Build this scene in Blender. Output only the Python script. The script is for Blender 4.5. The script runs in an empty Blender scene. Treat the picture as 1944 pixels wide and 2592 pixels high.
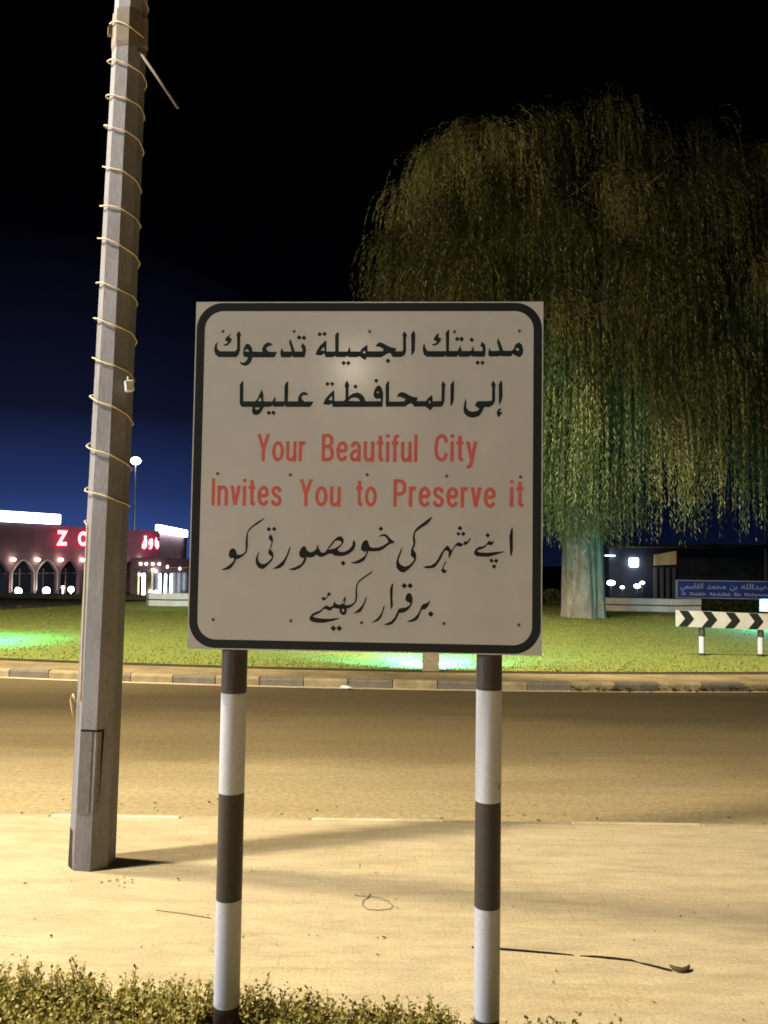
import bpy, bmesh, math, random
import numpy as np
from mathutils import Vector, Matrix
from mathutils.geometry import tessellate_polygon

random.seed(7)
S = bpy.context.scene
COL = S.collection
R = math.radians

# ------------------------------------------------------------------ camera
cam_d = bpy.data.cameras.new('camera')
cam = bpy.data.objects.new('camera', cam_d)
COL.objects.link(cam)
cam_d.sensor_fit = 'VERTICAL'
cam_d.sensor_height = 36.0
cam_d.lens = 2150.0 / 2592.0 * 36.0
cam_d.clip_start = 0.05
cam_d.clip_end = 900.0
PITCH, ROLL = 0.0534, 0.0145
fw = Vector((0, math.cos(PITCH), math.sin(PITCH)))
up0 = Vector((0, -math.sin(PITCH), math.cos(PITCH)))
rt0 = Vector((1, 0, 0))
rt = rt0 * math.cos(ROLL) + up0 * math.sin(ROLL)
up = up0 * math.cos(ROLL) - rt0 * math.sin(ROLL)
cam.matrix_world = Matrix(((rt.x, up.x, -fw.x, 0), (rt.y, up.y, -fw.y, 0), (rt.z, up.z, -fw.z, 1.65), (0, 0, 0, 1)))
S.camera = cam

# ------------------------------------------------------------------ night sky (town glow low in the north west)
W = bpy.data.worlds.new('World')
S.world = W
W.use_nodes = True
nt = W.node_tree
nt.nodes.clear()
def N(tree, typ, **kw):
    n = tree.nodes.new(typ)
    for k, v in kw.items():
        if k.startswith('i_'):
            key = k[2:]
            n.inputs[int(key) if key.isdigit() else key.replace('_', ' ')].default_value = v
        else:
            setattr(n, k, v)
    return n
def L(tree, a, b): tree.links.new(a, b)
out = N(nt, 'ShaderNodeOutputWorld')
sky = N(nt, 'ShaderNodeTexSky', sky_type='NISHITA')
sky.sun_disc = False
sky.sun_elevation = R(-9)
sky.sun_rotation = R(-40)
bg1 = N(nt, 'ShaderNodeBackground', i_Strength=0.05)
L(nt, sky.outputs[0], bg1.inputs['Color'])
tc = N(nt, 'ShaderNodeTexCoord')
sep = N(nt, 'ShaderNodeSeparateXYZ')
L(nt, tc.outputs['Generated'], sep.inputs[0])
ramp = N(nt, 'ShaderNodeValToRGB')
cr = ramp.color_ramp
cr.elements[0].position = 0.0; cr.elements[0].color = (0.013, 0.030, 0.105, 1)
cr.elements[1].position = 0.6; cr.elements[1].color = (0.0010, 0.0010, 0.0020, 1)
e = cr.elements.new(0.07); e.color = (0.0062, 0.0120, 0.046, 1)
e = cr.elements.new(0.16); e.color = (0.0022, 0.0030, 0.0095, 1)
e = cr.elements.new(0.33); e.color = (0.0013, 0.0014, 0.0036, 1)
L(nt, sep.outputs['Z'], ramp.inputs[0])
dot = N(nt, 'ShaderNodeVectorMath', operation='DOT_PRODUCT')
dot.inputs[1].default_value = (-0.36, 0.93, 0.0)
L(nt, tc.outputs['Generated'], dot.inputs[0])
glow = N(nt, 'ShaderNodeMapRange', i_1=0.93, i_2=0.995, i_3=0.20, i_4=2.7)
L(nt, dot.outputs['Value'], glow.inputs[0])
bg2 = N(nt, 'ShaderNodeBackground')
L(nt, ramp.outputs[0], bg2.inputs['Color'])
L(nt, glow.outputs[0], bg2.inputs['Strength'])
addw = N(nt, 'ShaderNodeAddShader')
L(nt, bg1.outputs[0], addw.inputs[0])
L(nt, bg2.outputs[0], addw.inputs[1])
L(nt, addw.outputs[0], out.inputs[0])

# ------------------------------------------------------------------ lamps of the street and added fill spots (no moon, no sun)
def lamp(name, loc, power, col, radius=0.2, aim=None, cone=150, blend=0.6):
    d = bpy.data.lights.new(name, 'SPOT' if aim else 'POINT')
    d.energy = power; d.color = col; d.shadow_soft_size = radius
    o = bpy.data.objects.new(name, d); COL.objects.link(o); o.location = loc
    if aim:
        d.spot_size = R(cone); d.spot_blend = blend
        o.rotation_euler = (Vector(aim) - Vector(loc)).to_track_quat('-Z', 'Y').to_euler()
    return o
WARM = (1.0, 0.86, 0.62)
lamp('street_light', (-6.2, 2.85, 9.5), 6100, (1.0, 0.90, 0.74), 0.26, (-4.6, 4.2, 0), 150)
lamp('street_light', (-6.9, 5.60, 9.5), 4600, (1.0, 0.89, 0.70), 0.34, (-4.6, 5.0, 0), 150)
lamp('street_light', (-2.6, -14.4, 6.2), 260, (1.0, 0.84, 0.62), 0.14, (-0.5, 0, 0), 150)
lamp('street_light', (2.2, 12.3, 8.0), 6200, WARM, 0.15, (3.7, 17.4, 0), 77, 0.4)
lamp('street_light', (-6.5, 13.3, 8.5), 6000, WARM, 0.2, (-5.5, 17.5, 0), 92, 0.4)
lamp('mast_light', (-13.0, 6.0, 10.0), 13500, (1.0, 0.80, 0.45), 0.2, (4.2, 24.0, 8.5), 54, 0.5)  # unseen spot added to brighten only the tree
lamp('street_light', (-10.0, 0.6, 2.9), 2300, (0.66, 0.78, 1.0), 0.25)
lamp('mast_light', (10.4, 18.6, 2.3), 800, (1.0, 0.9, 0.72), 0.10, (9.6, 29.0, 0.45), 52, 0.7)  # unseen low spot added to brighten the right wall and blue sign
lamp('mast_light', (-5.5, 21.5, 6.5), 900, (0.75, 0.92, 1.0), 0.12, (-6.3, 27.8, 0.2), 40, 0.6)  # unseen cool spot added to brighten the left wall

S.view_settings.view_transform = 'Standard'
S.view_settings.look = 'None'
S.view_settings.exposure = 0.0
S.view_settings.gamma = 1.0
S.render.film_transparent = False
S.cycles.use_denoising = True
S.cycles.sample_clamp_indirect = 2.0
S.cycles.max_bounces = 6
S.cycles.filter_width = 1.7

# ------------------------------------------------------------------ helpers
def mat(name, a, b=None, scale=6.0, rough=0.85, detail=6.0, lo=0.35, hi=0.65, bump=0.0, bscale=None,
        spec=0.3, grain=0.0, gscale=400.0, stretch=(1, 1, 1), emit=None, strength=0.0, coat=0.0):
    m = bpy.data.materials.new(name); m.use_nodes = True
    t = m.node_tree; p = t.nodes['Principled BSDF']
    p.inputs['Roughness'].default_value = rough
    p.inputs['Specular IOR Level'].default_value = spec
    p.inputs['Coat Weight'].default_value = coat
    p.inputs['Base Color'].default_value = (*a, 1)
    if emit:
        p.inputs['Emission Color'].default_value = (*emit, 1)
        p.inputs['Emission Strength'].default_value = strength
    if b is None and not bump and not grain: return m
    co = N(t, 'ShaderNodeTexCoord'); mp = N(t, 'ShaderNodeMapping'); mp.inputs['Scale'].default_value = stretch
    L(t, co.outputs['Object'], mp.inputs[0])
    src = None
    if b is not None:
        n1 = N(t, 'ShaderNodeTexNoise', i_Scale=scale, i_Detail=detail, i_Roughness=0.6)
        L(t, mp.outputs[0], n1.inputs['Vector'])
        mr = N(t, 'ShaderNodeMapRange', i_1=lo, i_2=hi); L(t, n1.outputs[0], mr.inputs[0])
        mx = N(t, 'ShaderNodeMix', data_type='RGBA')
        mx.inputs[6].default_value = (*a, 1); mx.inputs[7].default_value = (*b, 1)
        L(t, mr.outputs[0], mx.inputs[0]); src = mx.outputs[2]
    if grain:
        n2 = N(t, 'ShaderNodeTexNoise', i_Scale=gscale, i_Detail=2.0); L(t, mp.outputs[0], n2.inputs['Vector'])
        mr2 = N(t, 'ShaderNodeMapRange', i_1=0.3, i_2=0.7, i_3=1 - grain, i_4=1 + grain); L(t, n2.outputs[0], mr2.inputs[0])
        ml = N(t, 'ShaderNodeMix', data_type='RGBA', blend_type='MULTIPLY'); ml.inputs[0].default_value = 1
        if src: L(t, src, ml.inputs[6])
        else: ml.inputs[6].default_value = (*a, 1)
        L(t, mr2.outputs[0], ml.inputs[7]); src = ml.outputs[2]
    if src: L(t, src, p.inputs['Base Color'])
    if bump:
        n3 = N(t, 'ShaderNodeTexNoise', i_Scale=bscale or scale * 3, i_Detail=5.0); L(t, mp.outputs[0], n3.inputs['Vector'])
        bp = N(t, 'ShaderNodeBump', i_Strength=bump, i_Distance=0.02); L(t, n3.outputs[0], bp.inputs['Height'])
        L(t, bp.outputs[0], p.inputs['Normal'])
    return m

def emat(name, col, strength):
    m = bpy.data.materials.new(name); m.use_nodes = True
    t = m.node_tree; t.nodes.clear()
    o = N(t, 'ShaderNodeOutputMaterial'); e = N(t, 'ShaderNodeEmission', i_Strength=strength)
    e.inputs[0].default_value = (*col, 1); L(t, e.outputs[0], o.inputs[0])
    return m

class MB:
    """collects verts and faces of one mesh"""
    def __init__(s): s.v = []; s.f = []; s.mi = []; s.sm = []
    def add(s, vs, fs, mi=0, smooth=False):
        b = len(s.v); s.v += [tuple(q) for q in vs]
        s.f += [tuple(i + b for i in q) for q in fs]; s.mi += [mi] * len(fs); s.sm += [smooth] * len(fs)
    def box(s, c, d, mi=0, rz=0.0, bev=0.0):
        x, y, z = (k / 2 for k in d); cs, sn = math.cos(rz), math.sin(rz)
        def T(p): return (c[0] + p[0] * cs - p[1] * sn, c[1] + p[0] * sn + p[1] * cs, c[2] + p[2])
        if bev <= 0:
            vs = [(-x, -y, -z), (x, -y, -z), (x, y, -z), (-x, y, -z), (-x, -y, z), (x, -y, z), (x, y, z), (-x, y, z)]
            fs = [(3, 2, 1, 0), (4, 5, 6, 7), (0, 1, 5, 4), (1, 2, 6, 5), (2, 3, 7, 6), (3, 0, 4, 7)]
        else:
            b = bev
            rings = [(x - b, y - b, -z), (x, y, -z + b), (x, y, z - b), (x - b, y - b, z)]
            vs = []
            for a, bb, zz in rings: vs += [(-a, -bb, zz), (a, -bb, zz), (a, bb, zz), (-a, bb, zz)]
            fs = [(3, 2, 1, 0), (12, 13, 14, 15)]
            for r in range(3):
                for i in range(4):
                    j = (i + 1) % 4; fs.append((r * 4 + i, r * 4 + j, r * 4 + 4 + j, r * 4 + 4 + i))
        s.add([T(p) for p in vs], fs, mi)
    def rings(s, prof, n=16, c=(0, 0, 0), mi=0, smooth=True, caps=True, mis=None, off=0.0):
        vs = []; fs = []; m2 = []
        for r, z in prof:
            for i in range(n):
                a = off + 2 * math.pi * i / n; vs.append((c[0] + r * math.cos(a), c[1] + r * math.sin(a), c[2] + z))
        base = len(s.v); s.v += vs
        for k in range(len(prof) - 1):
            for i in range(n):
                j = (i + 1) % n
                s.f.append((base + k * n + i, base + k * n + j, base + k * n + n + j, base + k * n + n + i))
                s.mi.append(mis[k] if mis else mi); s.sm.append(smooth)
        if caps:
            s.f.append(tuple(base + i for i in reversed(range(n)))); s.mi.append(mis[0] if mis else mi); s.sm.append(False)
            t = base + (len(prof) - 1) * n
            s.f.append(tuple(t + i for i in range(n))); s.mi.append(mis[-1] if mis else mi); s.sm.append(False)
    def tube(s, pts, rad, n=8, mi=0, caps=True):
        pts = [Vector(p) for p in pts]; rs = rad if isinstance(rad, (list, tuple)) else [rad] * len(pts)
        base = len(s.v); pn = None
        for i, p in enumerate(pts):
            d = (pts[min(i + 1, len(pts) - 1)] - pts[max(i - 1, 0)]).normalized()
            if pn is None: pn = d.orthogonal().normalized()
            pn = (pn - d * pn.dot(d)).normalized(); q = d.cross(pn)
            for k in range(n):
                a = 2 * math.pi * k / n; s.v.append(tuple(p + (pn * math.cos(a) + q * math.sin(a)) * rs[i]))
        for i in range(len(pts) - 1):
            for k in range(n):
                j = (k + 1) % n
                s.f.append((base + i * n + k, base + i * n + j, base + i * n + n + j, base + i * n + n + k)); s.mi.append(mi); s.sm.append(True)
        if caps:
            s.f.append(tuple(base + i for i in reversed(range(n)))); s.mi.append(mi); s.sm.append(False)
            t = base + (len(pts) - 1) * n; s.f.append(tuple(t + i for i in range(n))); s.mi.append(mi); s.sm.append(False)
    def ball(s, c, r, sz=1.0, n=14, mi=0):
        prof = []
        for i in range(1, 8):
            a = math.pi * i / 8; prof.append((r * math.sin(a), -r * sz * math.cos(a)))
        s.rings(prof, n, c, mi)
    def prism(s, poly, y0, y1, mi=0):
        """polygon in the x,z plane pushed from y0 (front) to y1"""
        n = len(poly); tri = tessellate_polygon([[Vector((a, b, 0)) for a, b in poly]])
        vs = [(a, y0, b) for a, b in poly] + [(a, y1, b) for a, b in poly]
        fs = [tuple(t) for t in tri] + [tuple(i + n for i in reversed(t)) for t in tri]
        fs += [(i, (i + 1) % n, n + (i + 1) % n, n + i) for i in range(n)]
        s.add(vs, fs, mi)
    def build(s, name, mats, parent=None, loc=None, rot=None):
        me = bpy.data.meshes.new(name); me.from_pydata(s.v, [], s.f)
        for m in (mats if isinstance(mats, (list, tuple)) else [mats]): me.materials.append(m)
        me.polygons.foreach_set('material_index', s.mi); me.polygons.foreach_set('use_smooth', s.sm)
        bm = bmesh.new(); bm.from_mesh(me); bmesh.ops.recalc_face_normals(bm, faces=bm.faces); bm.to_mesh(me); bm.free()
        me.update()
        o = bpy.data.objects.new(name, me); COL.objects.link(o)
        if parent: o.parent = parent
        if loc: o.location = loc
        if rot: o.rotation_euler = rot
        return o

def raw(name, v, f, mats, parent=None, mi=None, smooth=False):
    me = bpy.data.meshes.new(name); me.from_pydata(v, [], f)
    for m in (mats if isinstance(mats, (list, tuple)) else [mats]): me.materials.append(m)
    if mi is not None: me.polygons.foreach_set('material_index', mi)
    if smooth: me.polygons.foreach_set('use_smooth', [True] * len(f))
    me.update()
    o = bpy.data.objects.new(name, me); COL.objects.link(o)
    if parent: o.parent = parent
    return o

def thing(name, label, cat, loc=(0, 0, 0), rz=0.0, group=None):
    o = bpy.data.objects.new(name, None); COL.objects.link(o)
    o.empty_display_size = 0.2; o.location = loc; o.rotation_euler = (0, 0, rz)
    return tag(o, label, cat, group)
def tag(o, label, cat, group=None):
    o['label'] = label; o['category'] = cat
    if group: o['group'] = group
    return o
def kind(o, k): o['kind'] = k; return o
def copy_tree(o, parent=None):
    c = o.copy(); COL.objects.link(c); c.parent = parent
    for ch in list(o.children): copy_tree(ch, c)
    return c

def text_mesh(body, bold=0.0, extrude=0.0):
    c = bpy.data.curves.new('lettering', 'FONT'); c.body = body; c.offset = bold; c.extrude = extrude; c.resolution_u = 4
    o = bpy.data.objects.new('lettering', c); COL.objects.link(o)
    bpy.context.view_layer.update()
    dg = bpy.context.evaluated_depsgraph_get()
    me = bpy.data.meshes.new_from_object(o.evaluated_get(dg))
    bpy.data.objects.remove(o); bpy.data.curves.remove(c)
    v = [tuple(q.co) for q in me.vertices]; f = [tuple(p.vertices) for p in me.polygons]
    bpy.data.meshes.remove(me)
    return v, f
def fit_text(mb, body, x0, x1, zb, zt, y, bold=0.0, cap='H', slope=0.0, mi=0, dy=0.0):
    """flat lettering in the x,z plane; cap height of `cap` spans zb..zt"""
    v, f = text_mesh(body, bold)
    vc, _ = text_mesh(cap, bold)
    h = max(q[1] for q in vc) - min(q[1] for q in vc); b0 = min(q[1] for q in vc)
    xa = min(q[0] for q in v); xb = max(q[0] for q in v)
    sx = (x1 - x0) / (xb - xa); sz = (zt - zb) / h
    vs = [(x0 + (q[0] - xa) * sx, y + dy * q[2], zb + (q[1] - b0) * sz + slope * ((q[0] - xa) * sx)) for q in v]
    mb.add(vs, [tuple(reversed(q)) for q in f], mi)

GLYPHS = {
    "first": [
        ["5171,4597 5281,4511 5330,4326 5307,4190 5211,4067 5041,4141 4980,4202 4908,4103 4569,4110 4545,4152 4509,4102 4193,4094 4145,4138 4139,4262 4179,4398 4228,4292 4519,4300 4432,4583 4468,4744 4554,4571 4653,4300 4919,4300 4991,4350 5063,4523", "5064,4362 5124,4399 5185,4350 5161,4289 5088,4318"],
        ["3934,4607 4032,4508 4058,4336 4024,4089 3574,4093 3549,4149 3501,4088 3161,4082 3124,4148 3076,4087 2710,4081 2685,4135 2637,4081 2039,4084 1940,4170 1901,4319 1912,4455 1960,4559 1999,4381 2073,4282 2703,4283 2682,4927 2773,5027 2808,5014 2801,4289 3093,4289 3193,4482 3239,4290 3548,4290 3632,4483 3653,4290 3937,4291 3948,4385 3875,4459 3879,4521"],
        ["2469,4902 2434,4778 2537,4709 2497,4605 2388,4493 2271,4468 2205,4510 2363,4568 2387,4605 2276,4667 2276,4729 2360,4853"],
        ["2991,4697 3065,4789 3157,4712 3083,4621"],
        ["3135,4693 3218,4794 3320,4708 3238,4606"],
        ["3486,4668 3564,4765 3661,4683 3583,4587"],
        ["3700,3876 3774,3967 3865,3891 3792,3800"],
        ["3868,3871 3939,3960 4028,3887 3956,3798"],
        ["1604,5001 1642,4852 1637,4306 1589,4207 1517,4108 1495,4852 1543,4951"],
        ["1261,4976 1368,4827 1325,4752 1336,4268 1284,4132 1162,4069 880,4069 830,4155 792,4210 694,4200 597,4130 475,4060 -17,4067 -64,3955 -226,4066 -276,4103 -337,4066 -645,4065 -695,4115 -744,4065 -1053,4064 -1115,4114 -1164,4064 -1436,4058 -1475,4163 -1512,4187 -1573,4125 -1784,4137 -1784,4174 -1749,4274 -1653,4449 -1459,4636 -1414,4624 -1415,4262 -1110,4263 -1121,4836 -1043,4936 -993,4924 -987,4263 -686,4264 -607,4451 -582,4264 -242,4265 -206,4352 -23,4489 6,4477 9,4273 533,4274 557,4353 445,4415 334,4440 273,4415 321,4515 406,4589 542,4552 690,4466 839,4404 999,4379 987,4317 951,4275 1209,4275 1227,4330 1222,4777 1196,4851", "-155,4240 -107,4290 -56,4240 -105,4183", "-1613,4294 -1541,4387 -1484,4399 -1482,4280"],
        ["-1740,4853 -1666,4946 -1572,4868 -1646,4776"],
        ["-1572,4866 -1498,4958 -1404,4881 -1478,4789"],
        ["-893,3851 -819,3943 -726,3866 -800,3774"],
        ["-730,3851 -657,3943 -563,3866 -637,3774"],
        ["629,3932 708,4029 806,3947 728,3850"],
        ["-2258,4568 -2144,4448 -2116,4298 -2161,4054 -2558,4053 -2604,4110 -2645,4053 -2968,4052 -3012,4147 -3010,4259 -2975,4372 -2898,4259 -2624,4260 -2718,4584 -2676,4710 -2592,4497 -2508,4260 -2252,4261 -2254,4360 -2297,4410"],
        ["-2455,4740 -2379,4835 -2281,4755 -2358,4660"],
        ["-2286,4728 -2209,4823 -2112,4743 -2189,4648"],
        ["-3121,4241 -3217,4051 -3977,4049 -4023,3894 -4121,3781 -4245,3744 -4346,3788 -4435,3868 -4398,3893 -4297,3856 -4199,3919 -4132,4044 -4277,4069 -4317,4169 -4297,4369 -4201,4532 -4113,4520 -4010,4395 -3982,4257 -3632,4245 -3659,4345 -3588,4495 -3465,4576 -3352,4558 -3276,4471 -3363,4458 -3462,4421 -3510,4345 -3420,4251", "-4262,4256 -4196,4344 -4133,4319 -4107,4249"],
        ["-4474,4983 -4396,4845 -4424,4770 -4420,4294 -4466,4143 -4552,4055 -5178,4054 -5293,4166 -5330,4329 -5302,4493 -5228,4573 -5191,4568 -5238,4468 -5223,4342 -5120,4262 -4594,4263 -4529,4343 -4539,4770 -4566,4845"],
        ["-4742,4895 -4807,4757 -4705,4689 -4752,4581 -4862,4468 -4962,4448 -5025,4481 -4889,4543 -4853,4594 -4967,4644 -4919,4744"],
    ],
    "second": [
        ["4593,3289 4628,3146 4637,2737 4608,2594 4545,2431 4512,2512 4500,3125 4543,3228"],
        ["4560,2329 4600,2278 4570,2247 4520,2216 4641,2182 4571,2084 4492,2002 4451,2104 4440,2201 4479,2277"],
        ["4321,3278 4407,3115 4383,3043 4387,2573 4327,2450 4197,2357 4046,2367 3986,2305 3946,2182 3847,2049 3646,1987 3464,2026 3341,2138 3310,2281 3338,2485 3381,2649 3408,2568 3410,2343 3482,2241 3603,2197 3765,2222 3855,2284 3784,2345 3703,2395 3732,2508 3802,2559 4165,2567 4276,2593 4278,3042 4237,3114 4281,3216"],
        ["2976,3263 2993,3037 2983,2586 2934,2442 2864,2391 2862,3118 2926,3221"],
        ["2611,3261 2700,3107 2674,3036 2669,2564 2620,2420 2550,2358 2286,2357 2186,2234 2064,2325 1992,2376 1961,2365 1657,2360 1654,2548 2040,2561 2080,2633 2231,2767 2263,2664 2264,2552 2558,2563 2567,3035 2548,3117", "2132,2551 2172,2572 2193,2500 2153,2469"],
        ["1789,2556 1792,2358 1625,2357 1592,2438 1517,2480 1433,2437 1328,2355 671,2352 660,2433 644,3096 722,3236 765,3236 775,2530 1294,2539 1336,2607 1218,2671 1123,2702 1028,2670 1089,2809 1194,2867 1322,2832 1493,2736 1620,2690 1747,2684 1738,2588 1707,2545"],
        ["427,3091 524,2988 569,2796 563,2539 544,2347 -1159,2333 -1177,2402 -1214,2455 -1277,2401 -1481,2417 -1482,2464 -1420,2615 -1284,2776 -1116,2928 -1103,2541 -800,2543 -726,2608 -732,2983 -766,3058 -729,3187 -684,3252 -595,3080 -626,3005 -621,2694 -484,2802 -314,2845 -186,2792 -88,2686 -33,2540 478,2543 498,2603 434,2645 349,2613 252,2687 230,2773 270,2944 353,3063", "335,2848 388,2885 431,2849 389,2812", "-618,2550 -524,2641 -375,2667 -268,2621 -235,2539", "-1302,2583 -1240,2680 -1186,2691 -1180,2562"],
        ["-1434,3124 -1364,3210 -1276,3137 -1345,3051"],
        ["-1269,3125 -1199,3211 -1111,3138 -1181,3052"],
        ["-469,3036 -397,3124 -307,3049 -378,2961"],
        ["246,3244 316,3331 403,3258 334,3172"],
        ["-1822,2517 -1898,2378 -1956,2328 -2788,2329 -2823,2393 -2867,2333 -3214,2325 -3245,2390 -3294,2331 -3542,2319 -3599,2210 -3676,2090 -3794,2030 -3914,2069 -3956,2168 -3949,2287 -3930,2317 -4318,2321 -4390,2424 -4400,3102 -4329,3202 -4280,3232 -4263,2514 -3855,2516 -3767,2626 -3701,2786 -3635,2926 -3572,2786 -3556,2518 -3258,2520 -3191,2639 -3149,2689 -3139,2520 -2841,2522 -2843,3068 -2776,3188 -2711,3218 -2712,2522 -2366,2524 -2368,2653 -2292,2792 -2165,2862 -2065,2823 -2008,2744 -2083,2734 -2182,2743 -2250,2654 -2208,2574 -2148,2519", "-3755,2527 -3708,2617 -3648,2627 -3636,2528", "-3850,2298 -3681,2305 -3719,2249 -3788,2219 -3838,2248"],
        ["-3448,2111 -3375,2201 -3281,2124 -3354,2035"],
        ["-3295,2116 -3220,2208 -3125,2129 -3199,2037"],
    ],
    "third": [
        ["4992,-1693 5012,-1818 5016,-2491 4983,-2645 4941,-2713 4915,-2493 4893,-2031 4939,-1838"],
        ["4395,-2163 4367,-2250 4320,-2328 4234,-2329 4157,-2320 4081,-2418 3966,-2477 3851,-2507 3823,-2546 3910,-2580 4159,-2590 4389,-2567 4695,-2534 4752,-2543 4657,-2583 4428,-2663 4198,-2724 3968,-2727 3796,-2705 3718,-2644 3717,-2548 3793,-2450 3889,-2391 4042,-2370 4118,-2301 4194,-2204 4252,-2190 4310,-2231"],
        ["4087,-2009 4161,-1919 4252,-1995 4179,-2085"],
        ["4224,-2864 4296,-2776 4385,-2850 4314,-2937"],
        ["4376,-2867 4449,-2778 4540,-2853 4467,-2943"],
        ["4310,-3055 4384,-2965 4475,-3041 4401,-3130"],
        ["3598,-2058 3589,-2164 3504,-2291 3427,-2344 3360,-2322 3274,-2400 3178,-2386 3110,-2367 3044,-2451 2978,-2587 2946,-2674 2874,-2810 2853,-2695 2862,-2579 2794,-2532 2717,-2552 2670,-2659 2604,-2814 2510,-2970 2396,-3116 2242,-3147 2126,-3143 2049,-3127 1987,-3097 2067,-3083 2125,-3062 2279,-3041 2413,-2952 2508,-2816 2602,-2621 2697,-2485 2773,-2397 2831,-2364 2889,-2434 2948,-2539 3014,-2423 3081,-2335 3138,-2267 3205,-2246 3273,-2284 3350,-2302 3407,-2205 3484,-2223 3541,-2145"],
        ["3152,-1780 3226,-1690 3318,-1766 3244,-1856"],
        ["3110,-1973 3175,-1893 3256,-1960 3191,-2040"],
        ["3268,-1971 3338,-1885 3426,-1958 3355,-2044"],
        ["2807,-2879 2760,-2966 2704,-3083 2704,-3150 2763,-3207 2830,-3187 2783,-3274 2706,-3310 2638,-3257 2609,-3200 2656,-3141 2674,-3045 2750,-2909"],
        ["2317,-1368 2222,-1543 2107,-1671 1954,-1760 1819,-1859 1733,-1937 1706,-2073 1737,-2228 1719,-2383 1663,-2509 1751,-2634 1768,-2730 1755,-2885 1641,-3060 1488,-3217 1354,-3306 1218,-3269 1110,-3145 1088,-2972 1134,-2797 1228,-2544 1300,-2427 1258,-2621 1183,-2835 1175,-2951 1254,-3046 1390,-3102 1544,-3042 1658,-2925 1706,-2837 1637,-2770 1579,-2723 1586,-2559 1623,-2442 1661,-2345 1659,-2229 1639,-2152 1657,-2016 1703,-1879 1799,-1752 1952,-1634 2163,-1476"],
        ["461,-2109 561,-2030 677,-1999 775,-2037 873,-2152 971,-2228 1049,-2260 973,-2315 857,-2346 761,-2425 646,-2523 511,-2583 355,-2599 142,-2598 95,-2735 10,-2910 -125,-2990 -260,-3030 -416,-3013 -456,-2975 -339,-2964 -204,-2904 -50,-2814 46,-2726 83,-2599 -14,-2616 -112,-2544 -105,-2408 -39,-2271 58,-2208 117,-2240 188,-2443 315,-2480 470,-2468 625,-2407 778,-2308 817,-2269 776,-2163 698,-2087 600,-2078"],
        ["474,-1833 548,-1743 641,-1819 567,-1910"],
        ["-798,-3021 -719,-2925 -619,-3007 -698,-3103"],
        ["-361,-2217 -300,-2313 -308,-2449 -384,-2586 -518,-2701 -675,-2765 -850,-2777 -1007,-2760 -1105,-2694 -1222,-2715 -1358,-2785 -1474,-2819 -1573,-2778 -1633,-2730 -1690,-2799 -1807,-2840 -1983,-2832 -1962,-2900 -2037,-3057 -2172,-3195 -2346,-3275 -2503,-3277 -2582,-3236 -2446,-3209 -2271,-3138 -2116,-3038 -2041,-2862 -2139,-2854 -2209,-2787 -2221,-2671 -2165,-2533 -2069,-2445 -2000,-2473 -1958,-2599 -1830,-2665 -1694,-2605 -1627,-2526 -1619,-2419 -1580,-2399 -1559,-2506 -1478,-2650 -1360,-2668 -1283,-2580 -1189,-2423 -1036,-2226 -901,-2108 -784,-2106 -704,-2202 -712,-2319 -798,-2437 -913,-2565 -814,-2631 -677,-2629 -523,-2549 -408,-2412 -391,-2276", "-1235,-2559 -1130,-2441 -996,-2265 -879,-2243 -791,-2281 -780,-2339 -876,-2438 -992,-2507 -1128,-2548"],
        ["-2530,-2461 -2519,-2519 -2574,-2714 -2648,-2910 -2742,-3106 -2858,-3205 -3014,-3246 -3122,-3248 -3016,-3169 -2880,-3069 -2746,-2931 -2651,-2774 -2596,-2598"],
        ["-3234,-2054 -3160,-2124 -3119,-2228 -3143,-2345 -3172,-2476 -3216,-2594 -3149,-2632 -3101,-2735 -3099,-2826 -3142,-2956 -3245,-3075 -3360,-3193 -3463,-3260 -3569,-3235 -3663,-3146 -3711,-3030 -3708,-2900 -3659,-2756 -3583,-2625 -3612,-2768 -3636,-2899 -3600,-3002 -3507,-3079 -3415,-3084 -3285,-3010 -3183,-2905 -3145,-2839 -3198,-2801 -3272,-2737 -3275,-2607 -3236,-2555 -3206,-2450 -3176,-2320 -3250,-2243 -3278,-2165"],
        ["-3358,-1896 -3287,-1811 -3196,-1887 -3267,-1972"],
        ["-3175,-1888 -3103,-1802 -3012,-1878 -3084,-1963"],
        ["-3398,-1475 -3488,-1581 -3578,-1660 -3695,-1740 -3837,-1833 -3927,-1926 -3985,-2005 -4002,-2096 -3994,-2474 -4010,-2618 -4041,-2709 -4144,-2815 -4273,-2908 -4391,-2942 -4427,-3053 -4516,-3198 -4633,-3284 -4790,-3312 -4909,-3301 -4765,-3240 -4636,-3147 -4520,-3055 -4456,-2950 -4471,-2891 -4563,-2899 -4637,-2848 -4640,-2718 -4596,-2613 -4518,-2560 -4439,-2585 -4384,-2675 -4368,-2773 -4263,-2784 -4171,-2750 -4081,-2684 -4065,-2540 -4075,-2358 -4055,-2123 -4018,-1979 -3955,-1874 -3826,-1755 -3645,-1622 -3502,-1542"],
    ],
    "fourth": [
        ["721,-4403 715,-4502 678,-4639 620,-4808 530,-4931 423,-4979 255,-5012 376,-4934 482,-4856 588,-4717 654,-4579 676,-4457"],
        ["971,-3652 1002,-3705 989,-3903 986,-4193 1004,-4421 945,-4551 921,-4468 909,-4194 894,-3889 926,-3767"],
        ["1556,-3982 1618,-4030 1666,-4166 1660,-4303 1608,-4441 1518,-4549 1397,-4642 1214,-4668 1170,-4783 1095,-4921 990,-5044 838,-5085 684,-5062 837,-5001 958,-4938 1063,-4815 1137,-4646 1197,-4524 1303,-4492 1441,-4474 1547,-4411 1591,-4327 1484,-4283 1414,-4216 1435,-4078 1495,-4001"],
        ["1280,-3750 1366,-3647 1475,-3738 1389,-3842"],
        ["1478,-3747 1565,-3644 1674,-3735 1587,-3838"],
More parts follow.
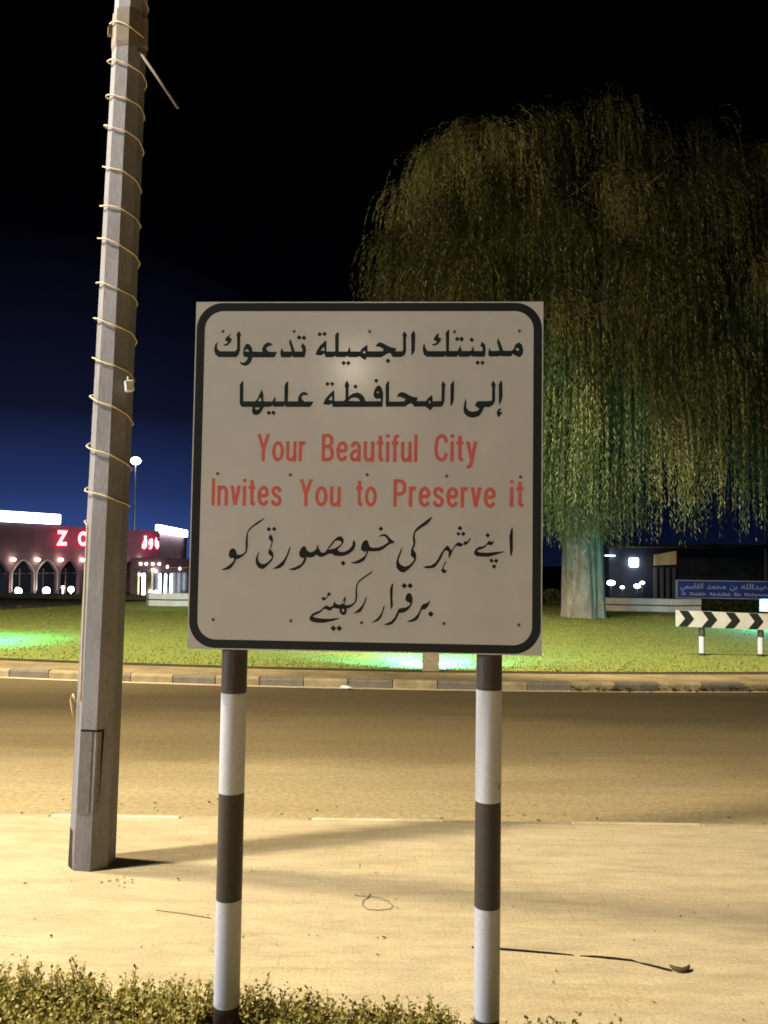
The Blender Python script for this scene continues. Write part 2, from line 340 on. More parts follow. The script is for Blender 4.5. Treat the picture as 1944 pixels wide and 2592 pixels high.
        ["2180,-4686 2270,-4578 2383,-4673 2293,-4781"],
        ["2253,-4202 2232,-4323 2172,-4446 2082,-4531 1975,-4541 1924,-4678 1872,-4816 1782,-4916 1615,-4964 1462,-4944 1599,-4889 1735,-4810 1840,-4695 1915,-4557 1959,-4419 2034,-4342 2155,-4310"],
        ["92,-4101 108,-4162 80,-4299 6,-4484 -83,-4653 -190,-4685 -351,-4719 -237,-4625 -116,-4516 -26,-4408 34,-4285"],
        ["309,-3242 249,-3350 97,-3451 -70,-3576 -176,-3678 -220,-3801 -225,-3953 -207,-4136 -242,-4320 -348,-4444 -485,-4538 -562,-4539 -559,-4677 -619,-4769 -712,-4763 -798,-4681 -815,-4559 -931,-4546 -1023,-4532 -1084,-4610 -1160,-4626 -1269,-4575 -1346,-4576 -1406,-4661 -1528,-4740 -1651,-4788 -1704,-4834 -1618,-4871 -1387,-4897 -1140,-4900 -925,-4874 -756,-4871 -924,-4942 -1108,-4991 -1338,-5041 -1569,-5042 -1739,-5010 -1825,-4943 -1819,-4852 -1729,-4735 -1591,-4672 -1454,-4616 -1348,-4507 -1256,-4445 -1147,-4504 -1055,-4472 -1011,-4394 -997,-4287 -934,-4378 -841,-4422 -733,-4405 -690,-4252 -622,-4128 -597,-4250 -641,-4419 -533,-4432 -410,-4399 -304,-4321 -268,-4168 -280,-3924 -252,-3740 -177,-3601 -25,-3476 157,-3351", "-711,-4374 -674,-4282 -643,-4297 -656,-4388", "-730,-4603 -692,-4542 -645,-4602 -667,-4671"],
        ["-1434,-4230 -1369,-4151 -1287,-4219 -1352,-4298"],
        ["-1244,-4074 -1179,-3995 -1097,-4063 -1162,-4142"],
        ["-1107,-5224 -1016,-5116 -901,-5211 -991,-5320"],
        ["-907,-5221 -816,-5112 -701,-5208 -792,-5316"],
        ["-1321,-4255 -1216,-4100 -1193,-4122 -1298,-4277"],
    ],
}

# ------------------------------------------------------------------ materials
SAND = (0.60, 0.47, 0.25)
M = {}
M['asphalt_far'] = mat('asphalt', (0.07, 0.06, 0.045), (0.11, 0.095, 0.07), 3.0, 0.9, bump=0.3, bscale=90, grain=0.35, gscale=90)
M['ground'] = mat('bare_ground', (0.06, 0.052, 0.04), (0.09, 0.075, 0.05), 0.3, 0.95)
M['grass_soil'] = mat('lawn', (0.14, 0.175, 0.034), (0.215, 0.235, 0.044), 2.2, 0.95, grain=0.14, gscale=26, bump=0.35, bscale=40, lo=0.3, hi=0.7)
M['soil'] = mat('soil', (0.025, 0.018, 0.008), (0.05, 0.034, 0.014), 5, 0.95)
M['strip'] = mat('sandy_concrete', (0.27, 0.205, 0.095), (0.17, 0.125, 0.055), 2.0, 0.95, grain=0.3, gscale=60, bump=0.4)
M['kerb_white'] = mat('kerb_cream_paint', (0.42, 0.335, 0.18), (0.25, 0.195, 0.095), 5, 0.85, grain=0.15, gscale=60)
M['kerb_black'] = mat('kerb_worn_black_paint', (0.15, 0.135, 0.115), (0.22, 0.18, 0.11), 6, 0.85, grain=0.2, gscale=60)
M['kerb_plain'] = mat('kerb_sandy_concrete', (0.52, 0.42, 0.25), (0.42, 0.33, 0.19), 4, 0.9, grain=0.2)
M['kerb_near_white'] = mat('kerb_white_paint', (0.78, 0.70, 0.50), (0.60, 0.49, 0.29), 3, 0.8, grain=0.15)

M['kerb_faded'] = mat('kerb_faded_paint', (0.64, 0.53, 0.32), (0.52, 0.42, 0.24), 3, 0.8, grain=0.15)
def pavement_mat():
    m = bpy.data.materials.new('sandy_block_paving'); m.use_nodes = True
    t = m.node_tree; p = t.nodes['Principled BSDF']; p.inputs['Roughness'].default_value = 0.95; p.inputs['Specular IOR Level'].default_value = 0.15
    co = N(t, 'ShaderNodeTexCoord')
    br = N(t, 'ShaderNodeTexBrick', i_Scale=1.0, i_Mortar_Size=0.006, i_Mortar_Smooth=0.5, i_Brick_Width=0.2, i_Row_Height=0.1)
    br.inputs['Color1'].default_value = (0.56, 0.44, 0.235, 1); br.inputs['Color2'].default_value = (0.63, 0.50, 0.28, 1)
    br.inputs['Mortar'].default_value = (0.49, 0.385, 0.20, 1)
    L(t, co.outputs['Object'], br.inputs['Vector'])
    n = N(t, 'ShaderNodeTexNoise', i_Scale=0.9, i_Detail=7.0, i_Roughness=0.62); L(t, co.outputs['Object'], n.inputs['Vector'])
    mr = N(t, 'ShaderNodeMapRange', i_1=0.30, i_2=0.55); L(t, n.outputs[0], mr.inputs[0])
    mx = N(t, 'ShaderNodeMix', data_type='RGBA'); mx.inputs[7].default_value = (0.61, 0.485, 0.28, 1)
    L(t, mr.outputs[0], mx.inputs[0]); L(t, br.outputs[0], mx.inputs[6])
    mp = N(t, 'ShaderNodeMapping'); mp.inputs['Scale'].default_value = (1.1, 4.2, 1)
    L(t, co.outputs['Object'], mp.inputs[0])
    n2 = N(t, 'ShaderNodeTexNoise', i_Scale=2.2, i_Detail=8.0, i_Roughness=0.7); L(t, mp.outputs[0], n2.inputs['Vector'])
    mr2 = N(t, 'ShaderNodeMapRange', i_1=0.28, i_2=0.62, i_3=0.74, i_4=1.06); L(t, n2.outputs[0], mr2.inputs[0])
    n3 = N(t, 'ShaderNodeTexNoise', i_Scale=75.0, i_Detail=3.0); L(t, co.outputs['Object'], n3.inputs['Vector'])
    mr3 = N(t, 'ShaderNodeMapRange', i_1=0.3, i_2=0.7, i_3=0.84, i_4=1.14); L(t, n3.outputs[0], mr3.inputs[0])
    mm = N(t, 'ShaderNodeMath', operation='MULTIPLY'); L(t, mr2.outputs[0], mm.inputs[0]); L(t, mr3.outputs[0], mm.inputs[1])
    ml = N(t, 'ShaderNodeMix', data_type='RGBA', blend_type='MULTIPLY'); ml.inputs[0].default_value = 1
    L(t, mx.outputs[2], ml.inputs[6]); L(t, mm.outputs[0], ml.inputs[7]); L(t, ml.outputs[2], p.inputs['Base Color'])
    n4 = N(t, 'ShaderNodeTexNoise', i_Scale=5.0, i_Detail=8.0, i_Roughness=0.65); L(t, mp.outputs[0], n4.inputs['Vector'])
    ad = N(t, 'ShaderNodeMath', operation='MULTIPLY_ADD', i_1=0.06); L(t, br.outputs['Fac'], ad.inputs[0]); ad.inputs[1].default_value = -0.035; L(t, n4.outputs[0], ad.inputs[2])
    bp = N(t, 'ShaderNodeBump', i_Strength=0.45, i_Distance=0.05); L(t, ad.outputs[0], bp.inputs['Height']); L(t, bp.outputs[0], p.inputs['Normal'])
    return m
def road_mat():
    m = bpy.data.materials.new('dusty_asphalt'); m.use_nodes = True
    t = m.node_tree; p = t.nodes['Principled BSDF']; p.inputs['Roughness'].default_value = 0.92; p.inputs['Specular IOR Level'].default_value = 0.2
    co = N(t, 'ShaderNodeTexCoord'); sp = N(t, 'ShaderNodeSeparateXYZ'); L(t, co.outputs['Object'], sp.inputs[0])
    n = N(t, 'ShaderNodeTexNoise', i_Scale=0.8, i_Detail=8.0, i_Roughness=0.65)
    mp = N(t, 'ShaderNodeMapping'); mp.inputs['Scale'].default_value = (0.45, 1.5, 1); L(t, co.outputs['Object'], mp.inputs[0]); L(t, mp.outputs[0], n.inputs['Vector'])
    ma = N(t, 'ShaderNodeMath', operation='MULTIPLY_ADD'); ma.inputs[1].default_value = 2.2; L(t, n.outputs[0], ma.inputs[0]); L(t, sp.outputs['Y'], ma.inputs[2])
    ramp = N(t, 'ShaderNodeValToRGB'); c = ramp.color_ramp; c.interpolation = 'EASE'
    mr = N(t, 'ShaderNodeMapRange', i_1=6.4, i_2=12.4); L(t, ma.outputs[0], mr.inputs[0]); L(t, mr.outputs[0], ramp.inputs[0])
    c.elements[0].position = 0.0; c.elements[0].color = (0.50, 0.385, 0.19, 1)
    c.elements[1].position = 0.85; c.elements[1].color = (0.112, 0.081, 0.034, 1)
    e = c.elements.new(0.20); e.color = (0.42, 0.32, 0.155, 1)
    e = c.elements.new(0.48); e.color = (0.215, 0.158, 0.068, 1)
    n3 = N(t, 'ShaderNodeTexNoise', i_Scale=24.0, i_Detail=6.0, i_Roughness=0.8); L(t, co.outputs['Object'], n3.inputs['Vector'])
    mr3 = N(t, 'ShaderNodeMapRange', i_1=0.3, i_2=0.7, i_3=0.66, i_4=1.32); L(t, n3.outputs[0], mr3.inputs[0])
    ml = N(t, 'ShaderNodeMix', data_type='RGBA', blend_type='MULTIPLY'); ml.inputs[0].default_value = 1
    mp5 = N(t, 'ShaderNodeMapping'); mp5.inputs['Scale'].default_value = (0.10, 1.6, 1); L(t, co.outputs['Object'], mp5.inputs[0])
    n5 = N(t, 'ShaderNodeTexNoise', i_Scale=1.5, i_Detail=6.0, i_Roughness=0.7); L(t, mp5.outputs[0], n5.inputs['Vector'])
    mr5 = N(t, 'ShaderNodeMapRange', i_1=0.3, i_2=0.7, i_3=0.86, i_4=1.13); L(t, n5.outputs[0], mr5.inputs[0])
    mm5 = N(t, 'ShaderNodeMath', operation='MULTIPLY'); L(t, mr3.outputs[0], mm5.inputs[0]); L(t, mr5.outputs[0], mm5.inputs[1])
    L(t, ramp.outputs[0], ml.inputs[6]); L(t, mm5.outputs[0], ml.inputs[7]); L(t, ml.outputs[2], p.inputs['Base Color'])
    bp = N(t, 'ShaderNodeBump', i_Strength=0.4, i_Distance=0.01); L(t, n3.outputs[0], bp.inputs['Height']); L(t, bp.outputs[0], p.inputs['Normal'])
    return m
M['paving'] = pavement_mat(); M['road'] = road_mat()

# ------------------------------------------------------------------ ground, pavement, road, island
xs = [-300, -120, -60, -30, 0, 30, 60, 120, 300]
ys = [(-120, -0.16), (-20, -0.16), (0, -0.16), (20, -0.16), (33.4, -0.16), (38, -0.5), (46, -1.2), (54, -1.6), (80, -1.6), (200, -1.6), (420, -1.6)]
v = [(x, y, z) for y, z in ys for x in xs]
f = [(j * 9 + i, j * 9 + i + 1, j * 9 + 10 + i, j * 9 + 9 + i) for j in range(len(ys) - 1) for i in range(8)]
kind(raw('ground', v, f, M['ground']), 'structure')
g = 40
def sheet(name, x0, x1, y0, y1, z, m):
    return kind(raw(name, [(x0, y0, z), (x1, y0, z), (x1, y1, z), (x0, y1, z)], [(0, 1, 2, 3)], m), 'structure')
sheet('pavement', -60, 60, -24, 5.41, 0.0, M['paving'])
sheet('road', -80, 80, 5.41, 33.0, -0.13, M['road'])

kb = MB()
x = -2.062 - 8 * 1.634
while x < 14:
    kb.box((x + 0.405, 5.430, -0.098), (0.80, 0.040, 0.210), 2 if x > 0.9 else 0, bev=0.005)
    kb.box((x + 0.817 + 0.405, 5.430, -0.1), (0.80, 0.040, 0.206), 1, bev=0.005)
    x += 1.634
kind(kb.build('kerb', [M['kerb_near_white'], M['kerb_plain'], M['kerb_faded']]), 'structure')

CX, CY = 1.0, 47.55
def arc(r, s): a = s / r; return (CX + r * math.sin(a), CY - r * math.cos(a))
def ring_sheet(mb, r0, r1, s0, s1, z, mi=0, n=1, zlow=None):
    for k in range(n):
        a, b = s0 + (s1 - s0) * k / n, s0 + (s1 - s0) * (k + 1) / n
        P = [arc(r1, a * r1 / r0), arc(r1, b * r1 / r0), arc(r0, b), arc(r0, a)]
        mb.add([(*q, z) for q in P], [(3, 2, 1, 0)], mi)
fk = MB()
s = -2.68 - 14 * 1.22
i = 0
while s < 24:
    a, b = s + 0.006, s + 0.604
    P = [arc(35.9, a), arc(35.9, b), arc(35.76, b), arc(35.76, a)]
    Q = [arc(35.885, a), arc(35.885, b)]
    j = random.uniform(-0.006, 0.006)
    vs = [(*P[0], -0.2), (*P[1], -0.2), (*P[2], -0.2), (*P[3], -0.2), (*P[0], -0.045 + j), (*P[1], -0.045 + j), (*Q[0], -0.02 + j), (*Q[1], -0.02 + j), (*P[2], -0.02 + j), (*P[3], -0.02 + j)]
    fk.add(vs, [(0, 1, 5, 4), (4, 5, 7, 6), (6, 7, 8, 9), (1, 2, 8, 7, 5), (3, 0, 4, 6, 9), (2, 3, 9, 8)], i % 2)
    s += 0.61; i += 1
kind(fk.build('kerb', [M['kerb_black'], M['kerb_white']]), 'structure')
gs = MB(); ring_sheet(gs, 36.03, 35.9, -18, 24, -0.125, 0, 40)
kind(gs.build('gutter', M['kerb_plain']), 'structure')
st = MB(); ring_sheet(st, 35.76, 34.9, -17.5, 24, -0.024, 0, 40)
kind(st.build('path', M['strip']), 'structure')
se = MB(); ring_sheet(se, 34.99, 34.74, -17, 24, -0.020, 0, 40)  # dark brown strip along the lawn edge
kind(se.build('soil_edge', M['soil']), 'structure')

pts = [arc(34.76, q) for q in np.linspace(-15.5, 22, 60)]
pts += [(26, 24), (24.5, 30), (12, 32.3), (0, 32.3), (-8, 31), (-9.7, 27.4), (-11, 24.3), (-13.6, 21.5), (-15.2, 18.6)]
lm = MB()
tri = tessellate_polygon([[Vector((a, b, 0)) for a, b in pts]])
n = len(pts)
lm.add([(a, b, -0.014) for a, b in pts] + [(a, b, -0.2) for a, b in pts], [tuple(t) for t in tri] + [(i, (i + 1) % n, n + (i + 1) % n, n + i) for i in range(n)])
kind(lm.build('lawn', M['grass_soil']), 'structure')

# short mown blades standing on the lawn
M['blade'] = mat('grass_blade', (0.15, 0.18, 0.032), (0.215, 0.232, 0.042), 1.5, 0.8, grain=0.15, gscale=30)
rg = np.random.default_rng(3)
gv = []; gf = []
def inside(x, y):
    return y > CY - math.sqrt(34.76 ** 2 - (x - CX) ** 2)
cnt = 0
while cnt < 14000:
    y = 12.5 + 14 * rg.random() ** 2.2; x = rg.uniform(-0.52, 0.52) * y
    if not inside(x, y): continue
    if (x - 0.73) ** 2 + (y - 12.83) ** 2 < 0.03: continue
    h = rg.uniform(0.008, 0.026); a = rg.uniform(0, 6.283); w = 0.006 + 0.0004 * y
    dx, dy = math.cos(a) * w, math.sin(a) * w; lx, ly = rg.normal(0, 0.015, 2)
    b = len(gv); gv += [(x - dx, y - dy, -0.015), (x + dx, y + dy, -0.015), (x + lx, y + ly, h)]; gf.append((b, b + 1, b + 2)); cnt += 1
kind(tag(raw('grass', gv, gf, M['blade']), 'short yellow green grass of the roundabout island', 'grass'), 'stuff')

# condensed grotesque capitals and small letters, drawn as strokes (cap height 1); first value is the width
STROKES = {
 'o': (.47, ['C .235,.675 .12,.60 .065,.37 .12,.14 .235,.065 .35,.14 .405,.37 .35,.60 .235,.675']),
 'Y': (.52, ['L .075,1 .26,.44', 'L .445,1 .26,.44', 'L .26,.47 .26,0']),
 'u': (.41, ['C .065,.74 .065,.55 .065,.22 .10,.10 .19,.065 .29,.11 .345,.24', 'L .345,.74 .345,0']),
 'r': (.27, ['L .065,.74 .065,0', 'C .065,.48 .09,.61 .16,.67 .26,.672']),
 'B': (.48, ['L .065,0 .065,1', 'C .065,.935 .16,.935 .26,.93 .36,.87 .385,.75 .35,.61 .25,.54 .16,.535 .065,.535', 'C .065,.065 .16,.065 .27,.068 .38,.14 .41,.30 .37,.46 .26,.535']),
 'e': (.43, ['L .10,.385 .365,.385', 'C .365,.385 .355,.56 .29,.65 .215,.675 .125,.62 .068,.47 .065,.30 .115,.13 .22,.065 .31,.10 .36,.20']),
 'a': (.44, ['L .355,.52 .355,0', 'C .085,.53 .13,.64 .22,.675 .32,.63 .355,.50', 'C .355,.42 .24,.385 .12,.34 .066,.22 .11,.09 .20,.065 .30,.12 .355,.24']),
 't': (.27, ['C .135,.95 .135,.70 .135,.20 .165,.09 .26,.065', 'L .0,.68 .26,.68']),
 'i': (.13, ['L .065,.74 .065,0', 'L .065,1 .065,.87']),
 'f': (.27, ['C .125,0 .125,.45 .125,.80 .16,.91 .27,.935', 'L .0,.68 .255,.68']),
 'l': (.13, ['L .065,1 .065,0']), 'I': (.14, ['L .07,1 .07,0']),
 'C': (.50, ['C .435,.69 .385,.87 .26,.935 .13,.86 .068,.66 .068,.34 .13,.14 .26,.065 .385,.13 .435,.32']),
 'y': (.42, ['L .065,.74 .225,.06', 'C .36,.74 .29,.40 .205,.0 .15,-.16 .03,-.185']),
 'n': (.41, ['L .065,.74 .065,0', 'C .065,.50 .12,.63 .21,.675 .31,.63 .345,.50 .345,.25 .345,0']),
 'v': (.40, ['L .065,.74 .20,.02', 'L .335,.74 .20,.02']),
 's': (.41, ['C .345,.53 .29,.65 .20,.675 .10,.63 .08,.53 .13,.43 .22,.375 .32,.30 .345,.20 .30,.09 .20,.065 .10,.10 .065,.22']),
 'P': (.48, ['L .065,0 .065,1', 'C .065,.935 .16,.935 .27,.93 .375,.86 .41,.70 .375,.54 .27,.47 .16,.465 .065,.465']),
}
def stroke_word(mb, word, x0, x1, zb, zt, y):
    hw = 0.066; gap = 0.085; segs = []; pen = 0.0
    for ch_ in word:
        wd, st = STROKES[ch_]
        for s_ in st:
            k_, *pp = s_.split(); P = [tuple(float(q) for q in t_.split(',')) for t_ in pp]
            if k_ == 'C':
                Q = []
                for i in range(len(P) - 1):
                    closed = P[0] == P[-1]
                    p0 = P[i - 1] if i else (P[-2] if closed else P[0]); p3 = P[i + 2] if i + 2 < len(P) else (P[1] if closed else P[-1])
                    for q in range(5):
                        t_ = q / 5; a, b, c, d = p0, P[i], P[i + 1], p3
                        Q.append(tuple(0.5 * ((2 * b[m]) + (c[m] - a[m]) * t_ + (2 * a[m] - 5 * b[m] + 4 * c[m] - d[m]) * t_ ** 2 + (3 * b[m] - a[m] - 3 * c[m] + d[m]) * t_ ** 3) for m in (0, 1)))
                P = Q + [P[-1]]
            segs.append((k_, [(px + pen, pz) for px, pz in P], P[0] == P[-1]))
        pen += wd + gap
    pen -= gap; sx = (x1 - x0) / pen; sz = zt - zb
    for n_, (k_, P, closed) in enumerate(segs):
        yy = y - 0.000004 * (n_ % 12); Lp = []; Rp = []
        for i, p in enumerate(P):
            a = P[i - 1] if i else (P[-2] if closed else p); b = P[i + 1] if i + 1 < len(P) else (P[1] if closed else p)
            dx, dz = b[0] - a[0], b[1] - a[1]
            if k_ == 'L' and abs(dz) > abs(dx):
                nx, nz_ = hw * math.hypot(dx, dz) / abs(dz), 0.0
            else:
                l_ = math.hypot(dx, dz) or 1; nx, nz_ = -dz / l_ * hw, dx / l_ * hw
            Lp.append((p[0] + nx, p[1] + nz_)); Rp.append((p[0] - nx, p[1] - nz_))
        V = [(x0 + px * sx, yy, zb + pz * sz) for px, pz in Lp + Rp]; m = len(P)
        mb.add(V, [(i, i + 1, m + i + 1, m + i) for i in range(m - 1)])

# ------------------------------------------------------------------ the town notice on two striped posts
M['panel'] = mat('white_sign_sheet', (0.59, 0.57, 0.535), (0.52, 0.50, 0.465), 3.0, 0.36, spec=0.45, grain=0.02, gscale=220, lo=0.3, hi=0.7)
M['panel'].node_tree.nodes['Principled BSDF'].inputs['Coat Weight'].default_value = 0.5
M['panel'].node_tree.nodes['Principled BSDF'].inputs['Coat Roughness'].default_value = 0.14
M['panel_edge'] = mat('folded_aluminium', (0.42, 0.39, 0.36), None, rough=0.45)
M['line_black'] = mat('black_sign_film', (0.016, 0.019, 0.022), None, rough=0.42)
M['ink_green'] = mat('dark_green_black_lettering', (0.012, 0.022, 0.022), None, rough=0.45)
M['ink_black'] = mat('black_lettering', (0.013, 0.012, 0.011), None, rough=0.5)
M['ink_red'] = mat('red_lettering', (0.62, 0.13, 0.11), None, rough=0.45)
M['rivet'] = mat('dark_rivet', (0.10, 0.085, 0.06), None, rough=0.5)
M['post_white'] = mat('white_post_paint', (0.60, 0.60, 0.63), (0.22, 0.18, 0.15), 22, 0.5, grain=0.08, gscale=150, lo=0.67, hi=0.72)
M['post_black'] = mat('black_post_paint', (0.068, 0.055, 0.047), (0.22, 0.19, 0.16), 20, 0.5, grain=0.15, lo=0.68, hi=0.74, gscale=150)
M['galv'] = mat('galvanised_steel', (0.3, 0.3, 0.3), (0.22, 0.22, 0.22), 8, 0.5)

board = thing('information_sign', 'large square white notice in Arabic, English and Urdu on two black and white banded posts', 'sign', (-0.0654, 2.8872, 0), -0.0512)
HC, HW = 1.92975, 0.6
pm = MB()
pm.add([(-HW, 0, HC - HW), (HW, 0, HC - HW), (HW, 0, HC + HW), (-HW, 0, HC + HW)], [(0, 1, 2, 3)], 0)
for (cx, cz, dx, dz) in ((0, HC + HW - 0.0012, 2 * HW, 0.0024), (0, HC - HW + 0.0012, 2 * HW, 0.0024), (-HW + 0.0012, HC, 0.0024, 2 * HW - 0.005), (HW - 0.0012, HC, 0.0024, 2 * HW - 0.005)):
    pm.box((cx, 0.014, cz), (dx, 0.0265, dz), 1)
pm.add([(-HW + .003, 0.0025, HC - HW + .003), (HW - .003, 0.0025, HC - HW + .003), (HW - .003, 0.0025, HC + HW - .003), (-HW + .003, 0.0025, HC + HW - .003)], [(3, 2, 1, 0)], 1)
pm.build('panel', [M['panel'], M['panel_edge']], board)
def rrect(hw, r, n=14):
    P = []
    for cx, cz, a0 in ((hw - r, hw - r, 0), (-hw + r, hw - r, 90), (-hw + r, -hw + r, 180), (hw - r, -hw + r, 270)):
        for k in range(n + 1):
            a = R(a0 + 90 * k / n); P.append((cx + r * math.cos(a), cz + r * math.sin(a)))
    return P
bm_ = MB(); A = rrect(HW - 0.004, 0.092); B = rrect(HW - 0.033, 0.064); k = len(A)
bm_.add([(a, -0.00006, HC + b) for a, b in A] + [(a, -0.00006, HC + b) for a, b in B], [(i, (i + 1) % k, k + (i + 1) % k, k + i) for i in range(k)])
bm_.build('border_line', M['line_black'], board)
nz = 0
for key, ink in (('first', 'ink_green'), ('second', 'ink_green'), ('third', 'ink_black'), ('fourth', 'ink_black')):
    tm = MB()
    for loops in GLYPHS[key]:
        lp = [[tuple(int(q) * 1e-4 for q in s.split(',')) for s in t.split()] for t in loops]
        y = -0.00010 - 0.000005 * nz; nz += 1
        flat = [p for l in lp for p in l]
        tri = tessellate_polygon([[Vector((a, b, 0)) for a, b in l] for l in lp])
        tm.add([(a, y, HC + b) for a, b in flat], [tuple(t) for t in tri])
    o = tm.build('lettering', M[ink], board)
    o['label'] = {'first': 'top line of bold Arabic lettering', 'second': 'second line of bold Arabic lettering', 'third': 'upper line of flowing black Urdu lettering', 'fourth': 'last line of flowing black Urdu lettering'}[key]
for line, words in (('upper English line', (('Your', -0.3755, -0.2070, 0.0440, 0.1385), ('Beautiful', -0.1515, 0.1765, 0.0455, 0.1405), ('City', 0.2345, 0.3795, 0.0480, 0.1420))),
                    ('lower English line', (('Invites', -0.5295, -0.2860, -0.1100, -0.0165), ('You', -0.2260, -0.0830, -0.1090, -0.0160), ('to', -0.0312, 0.0402, -0.1080, -0.0150), ('Preserve', 0.0965, 0.4430, -0.1075, -0.0135), ('it', 0.4900, 0.5375, -0.1045, -0.0125)))):
    for wd, x0, x1, zb, zt in words:
        tm = MB(); stroke_word(tm, wd, x0, x1, HC + zb, HC + zt, -0.00012)
        o = tm.build('word', M['ink_red'], board); o['label'] = 'red word on the ' + line
for row in (((-0.504, 0.496), (-0.255, 0.496), (0.007, 0.496), (0.298, 0.496), (0.519, 0.498)), ((-0.51, 0), (-0.258, -0.002), (0.006, 0.001), (0.277, -0.001), (0.526, -0.001)), ((-0.513, -0.5), (-0.246, -0.499), (-0.005, -0.501), (0.273, -0.499), (0.523, -0.499))):
    for a, b in row:
        rm = MB(); rm.rings([(0.0058, 0), (0.0052, 0.0003), (0.003, 0.0006)], 10)
        rm.build('rivet', M['rivet'], board, (a, -0.0001, HC + b), (R(90), 0, 0))
for u, zs in ((-0.4464, (1.178, 0.84, 0.483, 0.134)), (0.4291, (1.208, 0.836, 0.488, 0.129))):
    pr = MB(); zz = [2.45, zs[0], zs[1], zs[2], zs[3], -0.12]
    prof = [(0.0437, q) for q in reversed(zz)]
    pr.rings(prof, 28, (u, 0.05, 0), mis=[1, 0, 1, 0, 1])
    pr.build('post', [M['post_white'], M['post_black']], board)
for z in (HC + 0.497, HC, HC - 0.5):
    rl = MB(); rl.box((0, 0.0045, z), (1.17, 0.003, 0.05)); rl.build('rail', M['galv'], board)

# ------------------------------------------------------------------ octagonal concrete pole with a cable wound round it
M['concrete'] = mat('pole_concrete', (0.275, 0.262, 0.27), (0.19, 0.178, 0.175), 4.0, 0.9, stretch=(1, 1, 0.35), grain=0.12, gscale=120, bump=0.15, bscale=40)
M['concrete_hatch'] = mat('hatch_cover', (0.21, 0.195, 0.19), (0.14, 0.125, 0.115), 9.0, 0.85, grain=0.15, gscale=120)
M['gap'] = mat('dark_gap', (0.012, 0.011, 0.010), None)
M['bitumen'] = mat('dark_bitumen', (0.035, 0.02, 0.014), (0.07, 0.035, 0.02), 20, 0.9)
M['cable'] = mat('pale_cable', (0.72, 0.56, 0.34), (0.55, 0.42, 0.25), 30, 0.6)
M['rust'] = mat('rusty_steel', (0.17, 0.14, 0.11), (0.21, 0.165, 0.12), 20, 0.8)
M['box_white'] = mat('white_plastic', (0.75, 0.74, 0.72), None, rough=0.5)
pole = thing('concrete_pole', 'tall pale octagonal concrete pole with cable spiralling round it', 'pole', (-1.5275, 4.615, 0))
def pr_(z): return 0.1200 - 0.0066 * z
def pc_(z): return 0.0141 * z
OFF = R(-75.6)
sh = MB()
prev = None
for z in (-0.1, 0.0, 0.3, 1, 2, 3, 4, 5, 6.6):
    sh.v += [(pc_(z) + pr_(z) * math.cos(OFF + i * math.pi / 4), pr_(z) * math.sin(OFF + i * math.pi / 4), z) for i in range(8)]
for k in range(8):
    for i in range(8):
        j = (i + 1) % 8; sh.f.append((k * 8 + i, k * 8 + j, k * 8 + 8 + j, k * 8 + 8 + i)); sh.mi.append(0); sh.sm.append(False)
sh.f.append(tuple(64 + i for i in range(8))); sh.mi.append(0); sh.sm.append(False)
sh.build('shaft', M['concrete'], pole)
def rad_at(ang, z):
    d = (ang - OFF) % (math.pi / 4) - math.pi / 8
    return pr_(z) * math.cos(math.pi / 8) / math.cos(d)
cps = [4.83, 4.6, 4.38, 4.18, 4.01, 3.78, 3.56, 3.38, 3.13, 2.93, 2.71, 2.5, 2.23, 1.99, 1.82]
pth = []
for k in range(len(cps) - 1):
    for q in range(32):
        t = q / 32; z = cps[k] + (cps[k + 1] - cps[k]) * t; a = R(-162) + 2 * math.pi * t
        r = rad_at(a, z) + 0.006 + 0.003 * ((k * 7) % 5) / 2 + 0.012 * max(0, math.cos(a - R(-162))) ** 6
        z += 0.004 * math.sin(3 * a + k)
        pth.append((pc_(z) + r * math.cos(a), r * math.sin(a), z))
for t in np.linspace(0, 1, 14):
    z = 1.80 - 0.93 * t; a = R(-150 + 22 * t); r = rad_at(a, z) + 0.006
    pth.append((pc_(z) + r * math.cos(a), r * math.sin(a), z))
cb = MB(); cb.tube(pth, 0.0042, 6)
cb.tube([(-0.085, -0.072, 0.86), (-0.108, -0.066, 0.90), (-0.116, -0.062, 0.87), (-0.108, -0.064, 0.82), (-0.098, -0.068, 0.775)], [0.004, 0.008, 0.009, 0.007, 0.003], 6)
cb.build('cable', M['cable'], pole)
# hatch: bent cover over one face and a little of the next, dark joint round it
def facet(i, t, z, o):
    a0 = OFF + i * math.pi / 4; a1 = a0 + math.pi / 4; r = pr_(z)
    p = Vector((r * math.cos(a0), r * math.sin(a0))).lerp(Vector((r * math.cos(a1), r * math.sin(a1))), t)
    nn = Vector((math.cos((a0 + a1) / 2), math.sin((a0 + a1) / 2)))
    return (pc_(z) + p.x + nn.x * o, p.y + nn.y * o, z)
hm = MB()
z0, z1 = 0.30, 0.715
def quad(i, t0, t1, za, zb, o, mi):
    hm.add([facet(i, t0, za, o), facet(i, t1, za, o), facet(i, t1, zb, o), facet(i, t0, zb, o)], [(0, 1, 2, 3)], mi)
quad(7, 0.03, 0.76, z0, z1, 0.005, 0)
hm.add([facet(7, 0.76, z0, 0.005), facet(0, 0.30, z0, 0.006), facet(0, 0.30, z1, 0.006), facet(7, 0.76, z1, 0.005)], [(0, 1, 2, 3)], 0)
hm.add([facet(7, 0.03, z1, 0.005), facet(7, 0.76, z1, 0.005), facet(0, 0.30, z1, 0.006), facet(0, 0.30, z1, 0.0005), facet(7, 0.99, z1, 0.0005), facet(7, 0.03, z1, 0.0005)], [(0, 1, 2, 3, 4, 5)], 1)
quad(7, 0.03, 1.0, z1, z1 + 0.011, 0.0015, 1); quad(0, 0.0, 0.45, z1, z1 + 0.011, 0.0015, 1)
